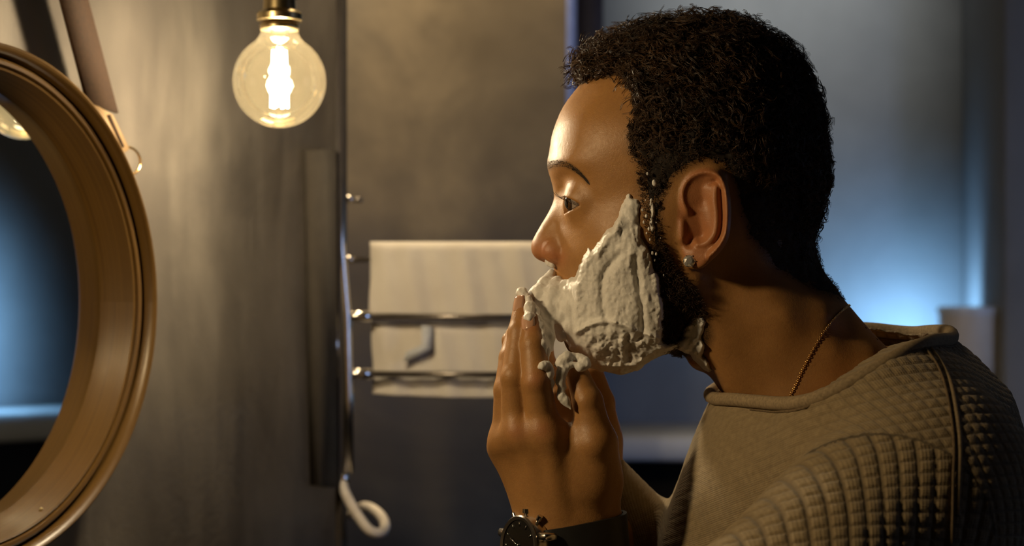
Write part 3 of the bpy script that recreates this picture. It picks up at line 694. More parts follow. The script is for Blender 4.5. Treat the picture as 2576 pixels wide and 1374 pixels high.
hand(HAND, NEAR, 0, 0); hand(HAND, FAR, 0, 0)
for a, b, w in ((WN, EN, 1), (WF, EF, 1)):
    dn = (b-a)/np.linalg.norm(b-a); e_ = a+np.array([.008, -.012 if a[1] < 0 else .004, -.055]); HAND.cone(a-np.array([.007, 0, 0]), e_-np.array([.007, 0, 0]), .0235, .025, .016); HAND.cone(a+np.array([.009, 0, 0]), e_+np.array([.007, 0, 0]), .0225, .024, .016)
# knuckle bumps and joint creases on the near hand
for (px, py, y, r) in ((1366,1086,-52,8.5),(1304,1086,-47,8.5),(1268,1106,-33,7.5),(1497,1118,-53,7.5)): HAND.ell(PX(px, py, y), (r/1000,)*3, .008)
for (px, py, y, r) in ((1349,956,-56,3.6),(1292,946,-48,3.6),(1480,1008,-52,4.0)): HAND.ell(PX(px, py, y), (r/1000, r/1400, r/1000), .006)
for a, b in (((1385,1110,-56),(1410,1290,-50)),((1318,1115,-50),(1385,1290,-46))): HAND.cone(PX(*a), PX(*b), .0022, .0022, .010)
BODY = SDF()
BODY.fn(head_fn, (-.05, -.13, ZC-.14), (.36, .13, ZC+.2), .001)
BM = np.array([1, -1, 1]); BODY.fn(lid_fn, np.minimum(EC, EC*BM)-.03, np.maximum(EC, EC*BM)+.03, .009)      # both sides at once (folded in y)
BODY.fn(eye_cut, np.minimum(EC, EC*BM)-.03, np.maximum(EC, EC*BM)+.03, .0006, True)
BODY.fn(ear_fn, PX(1670, 700)*[1, 0, 1]+[-.02, -.1, -.015], PX(1870, 390)*[1, 0, 1]+[.015, .1, .015], .004)
# nose wing, nostril, nasolabial and lips
for sy in (-1, 1):
    BODY.ell(PX(1396, 634, 0)*[1, 0, 1]+[0, sy*.0125, 0], (.0085, .0050, .0078), .003)
    BODY.ell(PX(1379, 660, 0)*[1, 0, 1]+[0, sy*.0062, 0], (.0050, .0030, .0045), .002, True)
BODY.cone(PX(1752, 905, -8), PX(1762, 912, 8), .004, .004, .01)
BODY.cone(PX(1740, 720, -50), PX(1870, 960, -30), .004, .006, .022)      # neck muscle
BODY.ops += HAND.ops
TOR = SDF()
HIP = PX(2520, 2350); CH = PX(2130, 1235); 
TOR.cone(CH, PX(2380, 1900), .096, .100, .02, sy=1.45).cone(PX(2380, 1900), HIP, .100, .112, .03, sy=1.35)
TOR.cone(PX(2255, 1090, -120), PX(2225, 1090, 120), .052, .052, .05); TOR.cone(PX(2150, 965, 0), PX(2220, 1120, 0), .055, .085, .05, sy=1.2)
TOR.cone(SN, EN, .046, .040, .04); TOR.cone(SF, EF, .046, .040, .04)
TOR.cone(EN, WN+np.array([.008, -.02, -.06]), .038, .028, .02); TOR.cone(EF, WF+(EF-WF)*.15, .038, .028, .02)
SW = SDF(.1)
g = .007
SW.cone(CH, PX(2380, 1900), .096+g, .100+g+.006, .02, sy=1.45).cone(PX(2380, 1900), HIP+[.02, 0, 0], .110, .122, .03, sy=1.35)
SW.cone(PX(2245, 1085, -118), PX(2225, 1085, 118), .058, .056, .05)
SW.cone(PX(2110, 945, 0), PX(2190, 1120, 0), .066, .094, .04, sy=1.2)
SW.cone(PX(2300, 1150, -110), PX(2350, 1225, -150), .052, .060, .03)
SW.cone(SN, EN, .064, .064, .010); SW.cone(SF, EF, .062, .052, .03)
SW.cone(PX(2060, 1180, 0), PX(1955, 1430, 20), .080, .086, .03, sy=1.2); SW.cone(EN, WN+(EN-WN)*.6, .060, .040, .02); SW.cone(EF, PX(1478, 1215, 36), .054, .030, .02)
def folds(p): return .0022*np.sin(p[:, 0]*70+p[:, 2]*35+3*np.sin(p[:, 2]*18))*np.clip((ZC-.10-p[:, 2])/.08, 0, 1)+.0016*fbm(p, 22, 9, 2)
NA = PX(1818, 988, 0); NB = PX(2326, 846, 0)       # neckline front and back
nt = (NB-NA)/np.linalg.norm(NB-NA); nup = np.array([-nt[2], 0, nt[0]]); nup = nup if nup[2] > 0 else -nup
def sweater_raw(p): return SW(p)+folds(p)
def neckcut(p):
    u = (p-NA)@nt/np.linalg.norm(NB-NA); sag = (.003*np.sin(np.clip(u, 0, 1)*math.pi)-.008*np.sin(np.clip(u, 0, 1)*2*math.pi))*np.clip(-p[:, 1]/.06, 0, 1)+.015*np.sin(np.clip(u, 0, 1)**1.6*math.pi)*np.clip(p[:, 1]/.05, 0, 1)
    return (p-NA)@nup-sag
XS = PX(1790, 0)[0]
def body_fn(p):
    d = BODY(p)
    if p[:, 0].max() > XS and p[:, 2].min() < ZC-.02:
        c = sweater_raw(p)+.0045-1.6*np.maximum(neckcut(p), 0); m = (p[:, 0] > XS); d = np.where(m, np.maximum(d, c), d)
    return d
t0_ = __import__('time').time()
V1, F1 = polygonize(body_fn, (PX(1200, 0)[0]-.01, -.10, ZC-.235), (.36, .10, ZC+.17), .00095)
print('body', len(V1), len(F1), __import__('time').time()-t0_)
# hidden torso, arms and legs under the clothes (coarse)
V2, F2 = polygonize(lambda p: np.maximum(np.maximum(TOR(p)+.010, sweater_raw(p)+.007), neckcut(p)+.012), (-.1, -.34, ZC-.62), (.62, .34, ZC-.03), .007)
Vb = np.concatenate([V1, V2]); Fb = np.concatenate([F1, F2+len(V1)])
me = mesh_np('body', Vb, Fb)
man = empty('person', (P(2400, 900).x, 0, 0)); tag(man, 'curly haired man in oatmeal knit sweater, in profile, spreading foam on his face', 'person')
body = put('body', me, M['skin'], man)
px, py = to_px(V1); nearside = V1[:, 1] < .0
def soft(poly, w): return np.clip(poly_sd(poly, px, py)/w+.5, 0, 1)
HAIRP = [(1412,245),(1425,238),(1450,212),(1500,196),(1560,192),(1588,225),(1600,280),(1580,330),(1578,380),(1600,415),(1602,470),(1610,520),(1626,600),(1640,680),(1672,700),(1676,620),(1664,540),(1672,500),(1692,455),(1722,424),(1770,400),(1820,415),(1850,470),(1862,540),(1880,600),(1950,680),(2040,730),(2120,760),(2200,700),(2200,300),(2000,20),(1700,-20),(1400,50),(1370,200)]
BEARDP = [(1640,640),(1680,640),(1716,680),(1752,720),(1782,790),(1795,850),(1770,905),(1700,905),(1560,960),(1400,930),(1360,760),(1380,690),(1420,720),(1450,730),(1520,800),(1600,780)]
ishand = HAND(V1) < .003
hm = np.clip((poly_sd(HAIRP, px, py)-np.where(px < 1650, 6, 0))/np.where(px < 1650, 60, 30)+.35, 0, 1)*(~ishand); bm_ = soft(BEARDP, 22)*(~ishand)*.92
earm = np.clip(GE(px, py)/8, 0, 1)*(np.abs(V1[:, 1]) > .062)*(px > 1690)*(px < 1850)*(py > 410)*(py < 685)
stub = np.maximum(hm*(1-earm), bm_*(1-earm))
red = np.zeros(len(V1)); red += .45*earm
def blob(cx, cy, r): return np.exp(-((px-cx)**2+(py-cy)**2)/r**2)
red += .55*blob(1365, 632, 34)*(~ishand)+.4*blob(1405, 650, 22)*(~ishand)+.8*(soft([(1380,718),(1420,740),(1440,748),(1420,775),(1395,780),(1385,760)], 10))*(~ishand)
for q in ((1325,765),(1340,812),(1440,910),(1366,1080),(1300,1085),(1349,955)): red += .35*blob(q[0], q[1], 24)*ishand
brow = catmull([(1376,418),(1395,412),(1420,412),(1445,425),(1466,443),(1480,460)], 4)
bd = near(brow, px, py); stub = np.maximum(stub, np.clip(1-bd/np.clip(17-(px-1376)*.11, 4, 17), 0, 1)**.7*.75*(~ishand)*(px < 1500))
for nm, a in (('stubble', stub), ('redness', np.clip(red, 0, 1))):
    at = me.attributes.new(nm, 'FLOAT', 'POINT'); at.data.foreach_set('value', np.concatenate([a, np.zeros(len(V2))]).astype(np.float32))
# vertex normals of the fine mesh
tri = V1[F1]; fn_ = np.cross(tri[:, 2]-tri[:, 0], tri[:, 3]-tri[:, 1]); N1 = np.zeros_like(V1)
for k in range(4): np.add.at(N1, F1[:, k], fn_)
N1 /= np.linalg.norm(N1, axis=1, keepdims=True)+1e-12
bvh = BVHTree.FromPolygons([tuple(v) for v in V1], [tuple(int(i) for i in q) for q in F1])
CAMP = Vector((0, -D, ZC))
def hit(px_, py_, tree=None, back=False):
    d = (P(px_, py_)-CAMP).normalized(); r = (tree or bvh).ray_cast(CAMP, d); return (r[0], r[1]) if r[0] is not None else (None, None)
# eyes
for sy in (1, -1):
    e = Vector(EC*[1, sy, 1]); mb = MB(); d = EYE_D
    me_ = MB(); me_.lathe([(ER*math.sin(a), ER*math.cos(a)+(.0006*max(0, math.cos(a)-.88)/.12)) for a in np.linspace(0, math.pi, 40)], n=48)
    o = put('eye', mesh_np('eye', me_.v, me_.f), M['eye'], None); o.parent = man
    o.matrix_parent_inverse = man.matrix_world.inverted(); o.matrix_basis = Matrix.Translation(e) @ d.to_track_quat('Z', 'Y').to_matrix().to_4x4()

# ---- hair
def strands_mesh(S_list, r, ns=3):
    """S_list: array (n, m, 3) of strand points -> tube mesh arrays"""
    Sx = np.asarray(S_list); n, m, _ = Sx.shape; T = np.gradient(Sx, axis=1); T /= np.linalg.norm(T, axis=2, keepdims=True)+1e-12
    ref = np.where(np.abs(T[..., 2:3]) < .8, np.array([0, 0, 1.0]), np.array([1.0, 0, 0])); A = np.cross(T, ref); A /= np.linalg.norm(A, axis=2, keepdims=True)+1e-12; B_ = np.cross(T, A)
    rr = r*np.linspace(1, .45, m)[None, :, None]
    if np.ndim(r): rr = np.asarray(r)[:, None, None]*np.linspace(1, .45, m)[None, :, None]
    V = np.stack([Sx+rr*(A*math.cos(2*math.pi*k/ns)+B_*math.sin(2*math.pi*k/ns)) for k in range(ns)], 2).reshape(-1, 3)
    i = np.arange(n)[:, None, None]*m*ns; j = np.arange(m-1)[None, :, None]*ns; k = np.arange(ns)[None, None, :]; k2 = (k+1) % ns
    F_ = np.stack([i+j+k, i+j+k2, i+j+ns+k2, i+j+ns+k], -1).reshape(-1, 4); return V, F_
TH_C = np.array([(1430,200,80),(1500,160,72),(1560,120,60),(1640,90,60),(1700,80,62),(1850,90,60),(1950,150,50),(2030,240,36),(2065,350,26),(2070,460,26),(2055,560,22),(2045,640,16),(2060,700,9),(1600,300,26),(1610,400,15),(1640,480,8),(1650,560,7),(1655,660,6),(1700,430,10),(1800,400,16),(1870,470,14),(1870,560,7),(1930,640,7),(1720,300,32),(1850,300,36),(1780,200,45),(1950,400,28),(1540,230,34)], float)
def thick(px, py):
    d2 = (px[:, None]-TH_C[:, 0])**2+(py[:, None]-TH_C[:, 1])**2+60; w = d2**-1.6; return (w@TH_C[:, 2])/w.sum(1)*.000275
hair_sd = poly_sd(HAIRP, px, py); hv = (hair_sd > 2)*(~ishand)*(earm < .05)*(V1[:, 0] > PX(1360, 0)[0])
hv = hv & (V1[:, 2] > PX(0, 790)[2])
nrm_ok = hv
idx = np.nonzero(hv)[0]; rng = np.random.default_rng(3)
# under layer: bumpy cap
tk = np.zeros(len(V1)); tk[idx] = thick(px[idx], py[idx]); fade = np.clip(hair_sd/30, 0, 1)
capd = tk*fade*(.42+.30*fbm(V1, 190, 5, 2)); capV = V1+N1*(capd-.0004)[:, None]
fm = hv[F1].all(1) & (hair_sd[F1].min(1) > np.where(px[F1[:, 0]] < 1650, 26, 6)); used, inv = np.unique(F1[fm], return_inverse=True)
capF = inv.reshape(-1, 4); capVV = capV[used]
def curl_set(ids, n, seed, turns=(1.2, 2.6), rad=(.0022, .0040), m=20, rr=.00026, lscale=1.0, tangent=.6):
    rng = np.random.default_rng(seed); c = rng.choice(ids, n); p = V1[c]; nn = N1[c]; t = tk[c]*np.clip(.35+fade[c], 0, 1)*lscale
    rv = rng.normal(size=(n, 3)); rv -= (rv*nn).sum(1, keepdims=True)*nn; rv /= np.linalg.norm(rv, axis=1, keepdims=True)
    ax = nn+rv*rng.uniform(0, tangent, (n, 1))+np.clip((1560-px[c])/90, 0, 1)[:, None]*(py[c] < 300)[:, None]*np.array([-.75, 0, .1]); ax /= np.linalg.norm(ax, axis=1, keepdims=True)
    s = np.linspace(0, 1, m); A = np.cross(ax, rv); A /= np.linalg.norm(A, axis=1, keepdims=True); B_ = np.cross(ax, A)
    R_ = rng.uniform(*rad, n)*np.clip(t/.010, .35, 1.0); tu = rng.uniform(*turns, n); ph = rng.uniform(0, 6.28, n); L = t*rng.uniform(.7, 1.08, n)
    ang = ph[:, None]+2*math.pi*tu[:, None]*s[None]; rad_ = R_[:, None]*np.clip(s*5, 0, 1)[None]
    # outer tips roll over
    roll = np.clip((s-.6)/.4, 0, 1)[None, :, None]**2*rv[:, None]*(R_*2.0)[:, None, None]
    q = p[:, None]+ax[:, None]*(L[:, None]*np.minimum(s*1.05, 1)[None])[..., None]+A[:, None]*(rad_*np.cos(ang))[..., None]+B_[:, None]*(rad_*np.sin(ang))[..., None]+roll
    w = .0012*np.stack([vnoise(q.reshape(-1, 3), 260, sd_) for sd_ in (1, 2, 3)], -1).reshape(q.shape); return q+w*s[None, :, None]
parts_v = [capVV]; parts_f = [capF]; off = len(capVV)
def addv(V, F_):
    global off
    parts_v.append(V); parts_f.append(F_+off); off += len(V)
a_id = idx[tk[idx] > .0042]; b_id = idx[tk[idx] <= .0042]
addv(*strands_mesh(curl_set(a_id, 5500, 1, m=16), .00027))
def clumps(ids, n, seed, k=5, m=26):
    base = curl_set(ids, n, seed, turns=(1.7, 3.1), rad=(.0027, .0044), m=m, lscale=1.12, tangent=.9); rng = np.random.default_rng(seed+50); out = []
    for j in range(k):
        o_ = rng.normal(size=(n, 1, 3))*.00035; tw = rng.normal(size=(n, 1, 3))*.0004; out.append(base+o_+tw*np.linspace(0, 1, m)[None, :, None]**2)
    return np.concatenate(out)
big_id = a_id[tk[a_id] > .0058]
addv(*strands_mesh(clumps(big_id, 2100, 31), .00027))
wsp = idx[(hair_sd[idx] < 45) & (px[idx] < 1640) & (py[idx] > 190) & (py[idx] < 480)]
addv(*strands_mesh(clumps(wsp, 150, 33, k=3, m=16), .00020))
top_id = idx[(py[idx] < 150) | ((px[idx] > 1950) & (py[idx] < 420))]
addv(*strands_mesh(clumps(top_id, 520, 35, k=3, m=28)*1.0, .00024))

edge = idx[(hair_sd[idx] < 60) & (px[idx] < 1720)]
addv(*strands_mesh(curl_set(edge, 1400, 4, turns=(.7, 1.5), rad=(.0016, .0032), m=14, tangent=1.6), .00021))
addv(*strands_mesh(curl_set(b_id, 2500, 5, turns=(.3, .9), rad=(.0006, .0014), m=8, tangent=1.2), .00018))
hair = put('hair', mesh_np('hair', np.concatenate(parts_v), np.concatenate(parts_f)), M['hair'], man)
hair.data.materials.append(M['hair_under']); mi = np.zeros(len(hair.data.polygons), np.int32); mi[:len(capF)] = 1; hair.data.polygons.foreach_set('material_index', mi)
# beard: short dark curls in front of and below the ear
bsd = poly_sd([(1636,640),(1662,600),(1690,640),(1716,690),(1752,722),(1780,790),(1790,850),(1765,890),(1700,890),(1640,860),(1650,720)], px, py)
bi = np.nonzero((bsd > 0)*(~ishand)*(earm < .05)*(poly_sd([(1690,868),(1712,848),(1722,822),(1738,800),(1762,792),(1800,800),(1800,940),(1728,888),(1706,880)], px, py) < 0))[0]; tk[bi] = .0055; fade[bi] = np.clip(bsd[bi]/25, 0.1, 1)
bv, bf = strands_mesh(curl_set(bi, 3600, 8, turns=(.6, 1.5), rad=(.0012, .0022), m=10, tangent=1.3), .00022)
put('beard', mesh_np('beard', bv, bf), M['hair'], man)
# eyebrows and lashes
for sy in (1, -1):
    L_ = []
    for k in range(420):
        t = random.random(); i = t*(len(brow)-1); i0 = int(i); q = brow[i0]*(1-(i-i0))+brow[min(i0+1, len(brow)-1)]*(i-i0)
        wd_ = 13-10*t; q = q+np.array([0, random.uniform(-wd_, wd_)*.8]); h_, n_ = hit(q[0]+(2 if t < .1 else 0), q[1])
        if h_ is None or abs(h_.y) > .06: continue
        dr = np.array([1, .15+.55*t-(.6 if q[1] > 418 and t < .5 else 0), 0]); dv = Vector((dr[0], -.25, -dr[1])).normalized(); Lh = random.uniform(.004, .0075)
        pts = [h_+n_*(.0003+.0007*s)+dv*(Lh*s) for s in (0, .33, .66, 1)]; L_.append([[p.x, p.y*sy, p.z] for p in pts])
    v, f_ = strands_mesh(L_, .00013); put('eyebrow', mesh_np('eyebrow', v, f_), M['brow'], man)
    L_ = []
    for k in range(19):
        t = k/18; q = np.array([1459, 514])*(1-t)+np.array([1414, 490])*t; b0 = PX(q[0], q[1], -43+9*t)
        b0 = EC+(b0-EC)/np.linalg.norm(b0-EC)*(ER+.0013); dv = np.array([-1, -.45-.25*random.random(), .12+.2*random.random()]); L0 = .0045+.003*t+.001*random.random()
        L_.append([[*(b0+dv*L0*s+np.array([0, 0, -.0022*math.sin(s*3)+.0016*s*s]))*[1, sy, 1]] for s in (0, .33, .66, 1)])
    for k in range(16):
        t = k/15; q = np.array([1457, 516])*(1-t)+np.array([1424, 533])*t; b0 = PX(q[0], q[1], -41+5*t)
        b0 = EC+(b0-EC)/np.linalg.norm(b0-EC)*(ER+.0012); dv = np.array([-.8, -.5, -.35]); L_.append([[*(b0+dv*.0030*s)*[1, sy, 1]] for s in (0, .33, .66, 1)])
    v, f_ = strands_mesh(L_, .00012); put('eyelashes', mesh_np('eyelashes', v, f_), M['brow'], man)
# finger nails of the near hand
def nail(c, up, out, w, l):
    c = Vector(c); up = Vector(up).normalized(); out = Vector(out).normalized(); sd_ = up.cross(out).normalized(); V = []; n = 9
    for i in range(n):
        for j in range(n):
            u = i/(n-1)*2-1; v = j/(n-1)*2-1; k = math.sqrt(max(0, 1-.25*v*v)) ; ww = w*(1-.25*max(0, -v)**3-.10*max(0, v)**2)
            V.append(tuple(c+sd_*(u*ww)+up*(v*l)-out*((u*u)*w*.45-.0002*(1-u*u)+.0003*v*v)))
    Fq = [[i*n+j, (i+1)*n+j, (i+1)*n+j+1, i*n+j+1] for i in range(n-1) for j in range(n-1)]
    o = put('fingernail', mesh_np('fingernail', V, Fq), M['nail'], man); md = o.modifiers.new('s', 'SOLIDIFY'); md.thickness = .0005; md.offset = -1
mn = NT('nail'); nn_ = mn.noise(50); mn.set(Base_Color=mn.ramp(nn_, [(.3, (.50, .28, .18)), (.7, (.56, .33, .22))]), Roughness=.18, Coat_Weight=.5); M['nail'] = mn.m
for (a, b, out, w, l, r) in ((PX(1342,868,-46), PX(1338,812,-38), (-.55,-.8,.25), .0055, .0058, .0079), (PX(1308,838,-34), PX(1318,764,-24), (-.75,-.6,.2), .0056, .006, .0076)):
    up = Vector(b-a).normalized(); o_ = Vector(out); o_ = (o_-up*o_.dot(up)).normalized(); nail(Vector(a+(b-a)*.86)+o_*r*.96, up, o_, w, l)

# ---- sweater
def sweater_fn(p):
    d = sweater_raw(p); c = neckcut(p); u = (p-NA)@nt
    # cavity: thin shell near the opening
    inner = d+.0035; r = np.hypot(((p-(NA+NB)/2)@nt)/.078, p[:, 1]/.088)
    cav = np.maximum(inner, -(c+.05)); cav = np.maximum(cav, (r-1.15)*.05)
    return smax(smax(d, c, .0015), -cav, .001)
zl = ZC-.27
def swA(p): return np.maximum(sweater_fn(p), zl-p[:, 2])
def swB(p): return np.maximum(sweater_raw(p), p[:, 2]-zl)
V3, F3 = polygonize(swA, (-.02, -.32, zl-.01), (.52, .30, ZC-.02), .0019)
V4, F4 = polygonize(swB, (-.02, -.34, ZC-.60), (.62, .34, zl+.01), .008)
print('sweater', len(V3), len(V4))
def knit_uv(V):
    """cloth coordinates: along / around the near sleeve, the far sleeve or the trunk"""
    def cyl(a, b, V, ref):
        ax = (b-a)/np.linalg.norm(b-a); q = V-a; h = q@ax; r = ref-ax*(ref@ax); r /= np.linalg.norm(r); w = np.cross(ax, r); x = q@r; y = q@w; return h, np.arctan2(y, x), np.hypot(x, y)
    seg = lambda a, b: np.sqrt(((V-a-np.clip(((V-a)@(b-a))/((b-a)@(b-a)), 0, 1)[:, None]*(b-a))**2).sum(1))
    dn = seg(SN, EN)-.055; dn2 = seg(EN, WN)-.05; df = np.minimum(seg(SF, EF), seg(EF, WF))-.045
    dt = TORSW(V)
    U = V[:, 0]*.92+V[:, 2]*-.15; W_ = V[:, 2]+.12*V[:, 0]
    # trunk: around = blend of x and y arc, up = z measured along the tilt of the shoulders
    th = np.arctan2(V[:, 0]-.24, -(V[:, 1])) ; cu = (V[:, 0]+.25*V[:, 2]-.3*np.abs(V[:, 1]))/.0078; cv = (V[:, 2]-.16*V[:, 0]-.30*np.abs(V[:, 1]))/.0070
    su = (V[:, 0]-.26*V[:, 2]+.25*(V[:, 1]+.2))/.0102; sv = (V[:, 2]-.05*V[:, 0]+.5*(V[:, 1]+.2)*(V[:, 2] > -9))/.0086
    on = (dn < dt-.004); out_u = np.where(on, su, cu); out_v = np.where(on, sv, cv)
    stg = np.where(on, 1.0, .55+.35*np.clip((V[:, 0]-.21)/.06, 0, 1)-.35*np.clip((.19-V[:, 0])/.05, 0, 1))
    return np.stack([out_u, out_v, stg], 1)
TORSW = SDF(.1); TORSW.ops = SW.ops[:5]
V3k = knit_uv(V3); V4k = knit_uv(V4)
def knit_w(V):
    seg = lambda a, b: np.sqrt(((V-a-np.clip(((V-a)@(b-a))/((b-a)@(b-a)), 0, 1)[:, None]*(b-a))**2).sum(1))
    on = (seg(SN, EN)-.055 < TORSW(V)-.004); return np.stack([np.where(on, 1.0, .72), np.where(on, .75, .9), on*1.0], 1)
V3w = knit_w(V3); V4w = knit_w(V4)
tri = V3[F3]; fn_ = np.cross(tri[:, 2]-tri[:, 0], tri[:, 3]-tri[:, 1]); N3 = np.zeros_like(V3)
for k in range(4): np.add.at(N3, F3[:, k], fn_)
N3 /= np.linalg.norm(N3, axis=1, keepdims=True)+1e-12
def gv(s): d = np.abs((s % 1)-.5); return np.clip((d-.27)/.23, 0, 1)
disp = -np.maximum(gv(V3k[:, 0])*V3w[:, 0], gv(V3k[:, 1])*V3w[:, 1])*.0015*V3k[:, 2]
V3d = V3+N3*disp[:, None]
sv = np.concatenate([V3d, V4]); sf = np.concatenate([F3, F4+len(V3)])
me = mesh_np('sweater', sv, sf); sweat = put('sweater', me, M['knit'], man)
at = me.attributes.new('knit', 'FLOAT_VECTOR', 'POINT'); at.data.foreach_set('vector', np.concatenate([V3k, V4k]).astype(np.float32).ravel())
at = me.attributes.new('knitw', 'FLOAT_VECTOR', 'POINT'); at.data.foreach_set('vector', np.concatenate([V3w, V4w]).astype(np.float32).ravel())
bvs = BVHTree.FromPolygons([tuple(v) for v in V3], [tuple(int(i) for i in q) for q in F3])
# collar binding follows the opening
ring = []; cc = (NA+NB)/2
for a in np.linspace(0, 2*math.pi, 120, endpoint=False):
    dr = nt*math.cos(a)+np.array([0, 1, 0])*math.sin(a); rr_ = np.linspace(.035, .15, 240); pts = cc+dr*rr_[:, None]
    for it in range(3): pts = pts-nup*neckcut(pts)[:, None]
    pts = pts-nup*.0025; s_ = sweater_raw(pts); k = np.nonzero(s_ > -.0005)[0]; k = k[0] if len(k) else 239; ring.append(pts[k]+dr*.0015+nup*.002)
ring = np.array(ring); ring = np.array([ring[(np.arange(i-3, i+4)) % 120].mean(0) for i in range(120)])
mb = MB(); mb.tube([Vector(p) for p in ring], .0046, 12, closed=True); mb.build('collar', M['collar'], man)
low = ring-nup*.0064; res = []
for p in low:
    h_ = bvs.find_nearest(Vector(p)); res.append(h_[0]+h_[1]*.0001)
mb = MB(); mb.tube(res, .0009, 8, closed=True); mb.build('collar_seam', M['seam'], man)
def seam(pts, r=.0009, name='seam', lift=.0002, mat='seam'):
    c_ = catmull(pts, 10); out = []
    for q in c_:
        h_, n_ = hit(q[0], q[1], bvs)
        if h_ is not None and (not out or (h_-out[-1]).length < .04): out.append(h_+n_*lift)
    if len(out) > 3: mb = MB(); mb.tube(out, r, 8); mb.build(name, M[mat], man)
seam([(2318,868),(2350,905),(2375,960),(2392,1040),(2400,1120),(2398,1200),(2396,1300),(2392,1400),(2388,1500)], .0008)
seam([(2334,864),(2366,905),(2392,960),(2408,1040),(2416,1120),(2414,1200),(2410,1300)], .0018, 'shoulder_tape', -.0010, 'collar')
# trousers, shoes (below the picture)
TR = SDF(.2); TR.cone(HIP+[0, -.03, .02], HIP+[0, .03, .02], .125, .125, .03)
for sy in (-1, 1): TR.cone(HIP+[.0, sy*.09, -.02], [HIP[0]-.04, sy*.11, .52], .092, .066, .03).cone([HIP[0]-.04, sy*.11, .52], [HIP[0]+.02, sy*.12, .10], .066, .055, .03)
v, f_ = polygonize(TR, (-.1, -.35, .0), (.75, .35, HIP[2]+.2), .014); put('trousers', mesh_np('trousers', v, f_), M['trouser'], man)
for sy in (-1, 1):
    SH = SDF(.1); SH.cone([HIP[0]+.03, sy*.12, .045], [HIP[0]-.17, sy*.13, .038], .044, .036, .03).fn(lambda p: .0-p[:, 2], (-9, -9, -9), (9, 9, 9), .003, 'max')
    v, f_ = polygonize(SH, (HIP[0]-.25, -.22, -.01), (HIP[0]+.12, .22, .12), .009); put('shoe', mesh_np('shoe', v, f_), M['shoe'], man)

# ---- shaving foam
FP = catmull([(1580,488),(1592,500),(1606,508),(1607,545),(1612,600),(1630,625),(1640,665),(1655,690),(1664,740),(1670,790),(1668,840),(1672,862),(1700,860),(1712,872),(1684,888),(1640,905),(1612,934),(1560,952),(1525,940),(1495,934),(1470,918),(1446,894),(1428,868),(1410,840),(1398,812),(1380,780),(1372,740),(1366,712),(1384,690),(1402,704),(1425,716),(1442,704),(1452,690),(1462,655),(1472,640),(1478,622),(1492,625),(1503,612),(1520,590),(1545,565),(1558,530)], 4, True)
FN = catmull([(1690,868),(1712,848),(1722,822),(1738,800),(1762,792),(1777,800),(1776,832),(1768,852),(1776,868),(1770,890),(1784,912),(1792,934),(1770,930),(1748,906),(1728,888),(1706,880)], 4, True)
FT = [(1635,505),(1644,510),(1648,535),(1643,560),(1648,575),(1640,588),(1635,565),(1638,540)]
fx = np.arange(1340, 1820, 1.5); fy = np.arange(470, 980, 1.5); FX, FY = np.meshgrid(fx, fy)
def n2(x, y, s, seed): return vnoise(np.stack([x.ravel(), y.ravel(), np.full(x.size, seed*7.31)], 1), s, seed).reshape(x.shape)
jag = 6*n2(FX, FY, 1/14, 3)+3*n2(FX, FY, 1/6, 4)
sd1 = poly_sd(FP, FX, FY)+jag*.8; sd2 = poly_sd(FN, FX, FY)+jag*.6; sd3 = poly_sd(FT, FX, FY)+jag*.3
wx = 16*n2(FX, FY, 1/60, 11)+7*n2(FX, FY, 1/24, 12); cxr = (FX-1545+wx)+(-.10*(FY-720))-.0009*(FY-700)**2*np.sign(FX-1560)*.35
rg1 = 1-np.abs(n2(cxr, FY*.14, 1/34, 21)); rg2 = 1-np.abs(n2(cxr*1.0, FY*.2, 1/14, 22)); big = n2(FX, FY, 1/70, 23); fine = n2(FX, FY, 1/5, 24)
T1 = 6.0*np.clip(sd1/16, 0, 1)**.55+1.5*big+2.2*(rg1-.55)+.7*(rg2-.5)+.22*fine
T1 += 2.2*np.exp(-(near([(1478,625),(1455,700),(1448,760),(1452,830)], FX, FY)/13)**2)+2.0*np.exp(-(near([(1560,560),(1520,600),(1500,640)], FX, FY)/12)**2)
T1 += 2.4*np.exp(-(near(catmull([(1640,640),(1655,720),(1664,800),(1660,850)], 4), FX, FY)/10)**2)-2.6*np.exp(-(near(catmull([(1600,650),(1606,720),(1618,800),(1612,850)], 4), FX, FY)/9)**2)-2.2*np.exp(-(near(catmull([(1560,640),(1520,690),(1515,760),(1530,810)], 4), FX, FY)/9)**2)
T1 += 2.4*np.exp(-(near(catmull([(1450,836),(1500,812),(1550,812),(1600,832),(1650,850)], 4), FX, FY)/7)**2)+2.6*np.exp(-(near([(1515,925),(1575,928),(1610,915)], FX, FY)/13)**2)
rough = np.clip(poly_sd([(1470,840),(1560,822),(1640,845),(1640,880),(1600,905),(1530,915),(1480,890)], FX+10*n2(FX, FY, 1/18, 71), FY+10*n2(FX, FY, 1/18, 72))/34+.3, 0, 1)
T1 += rough*(-.5+1.7*n2(FX, FY*.7, 1/14, 31)+.9*n2(FX, FY, 1/6, 32))
up_thin = np.clip((640-FY)/60, 0, 1)*np.clip((FX-1540)/25, 0, 1); T1 -= up_thin*3.2*np.clip(sd1/14, 0, 1)
left = np.clip((1450-FX)/30, 0, 1); T1 += left*(1.8*n2(FX, FY*.6, 1/9, 41)+1.5*n2(FX, FY, 1/20, 42))
T1 = np.maximum(T1, .9)
T2 = (5.4+1.8*(1-np.abs(n2(FX+FY, (FY-FX)*.3, 1/22, 51)))+1.0*n2(FX, FY, 1/9, 52))*np.clip(sd2/9, 0, 1)**.5
T3 = 2.0*np.clip(sd3/4, 0, 1)**.5
TT = np.where(sd1 > 0, np.maximum(T1*np.clip(sd1/5, 0, 1)**.5, .3), np.where(sd2 > 0, T2, np.where(sd3 > 0, T3, -1.0)))
TT = np.where(TT < 0, np.maximum(np.maximum(sd1, sd2), sd3)*.25, TT)
GT = Grid2(1340, 470, 1.5, TT/1000); GHQ = head_fn
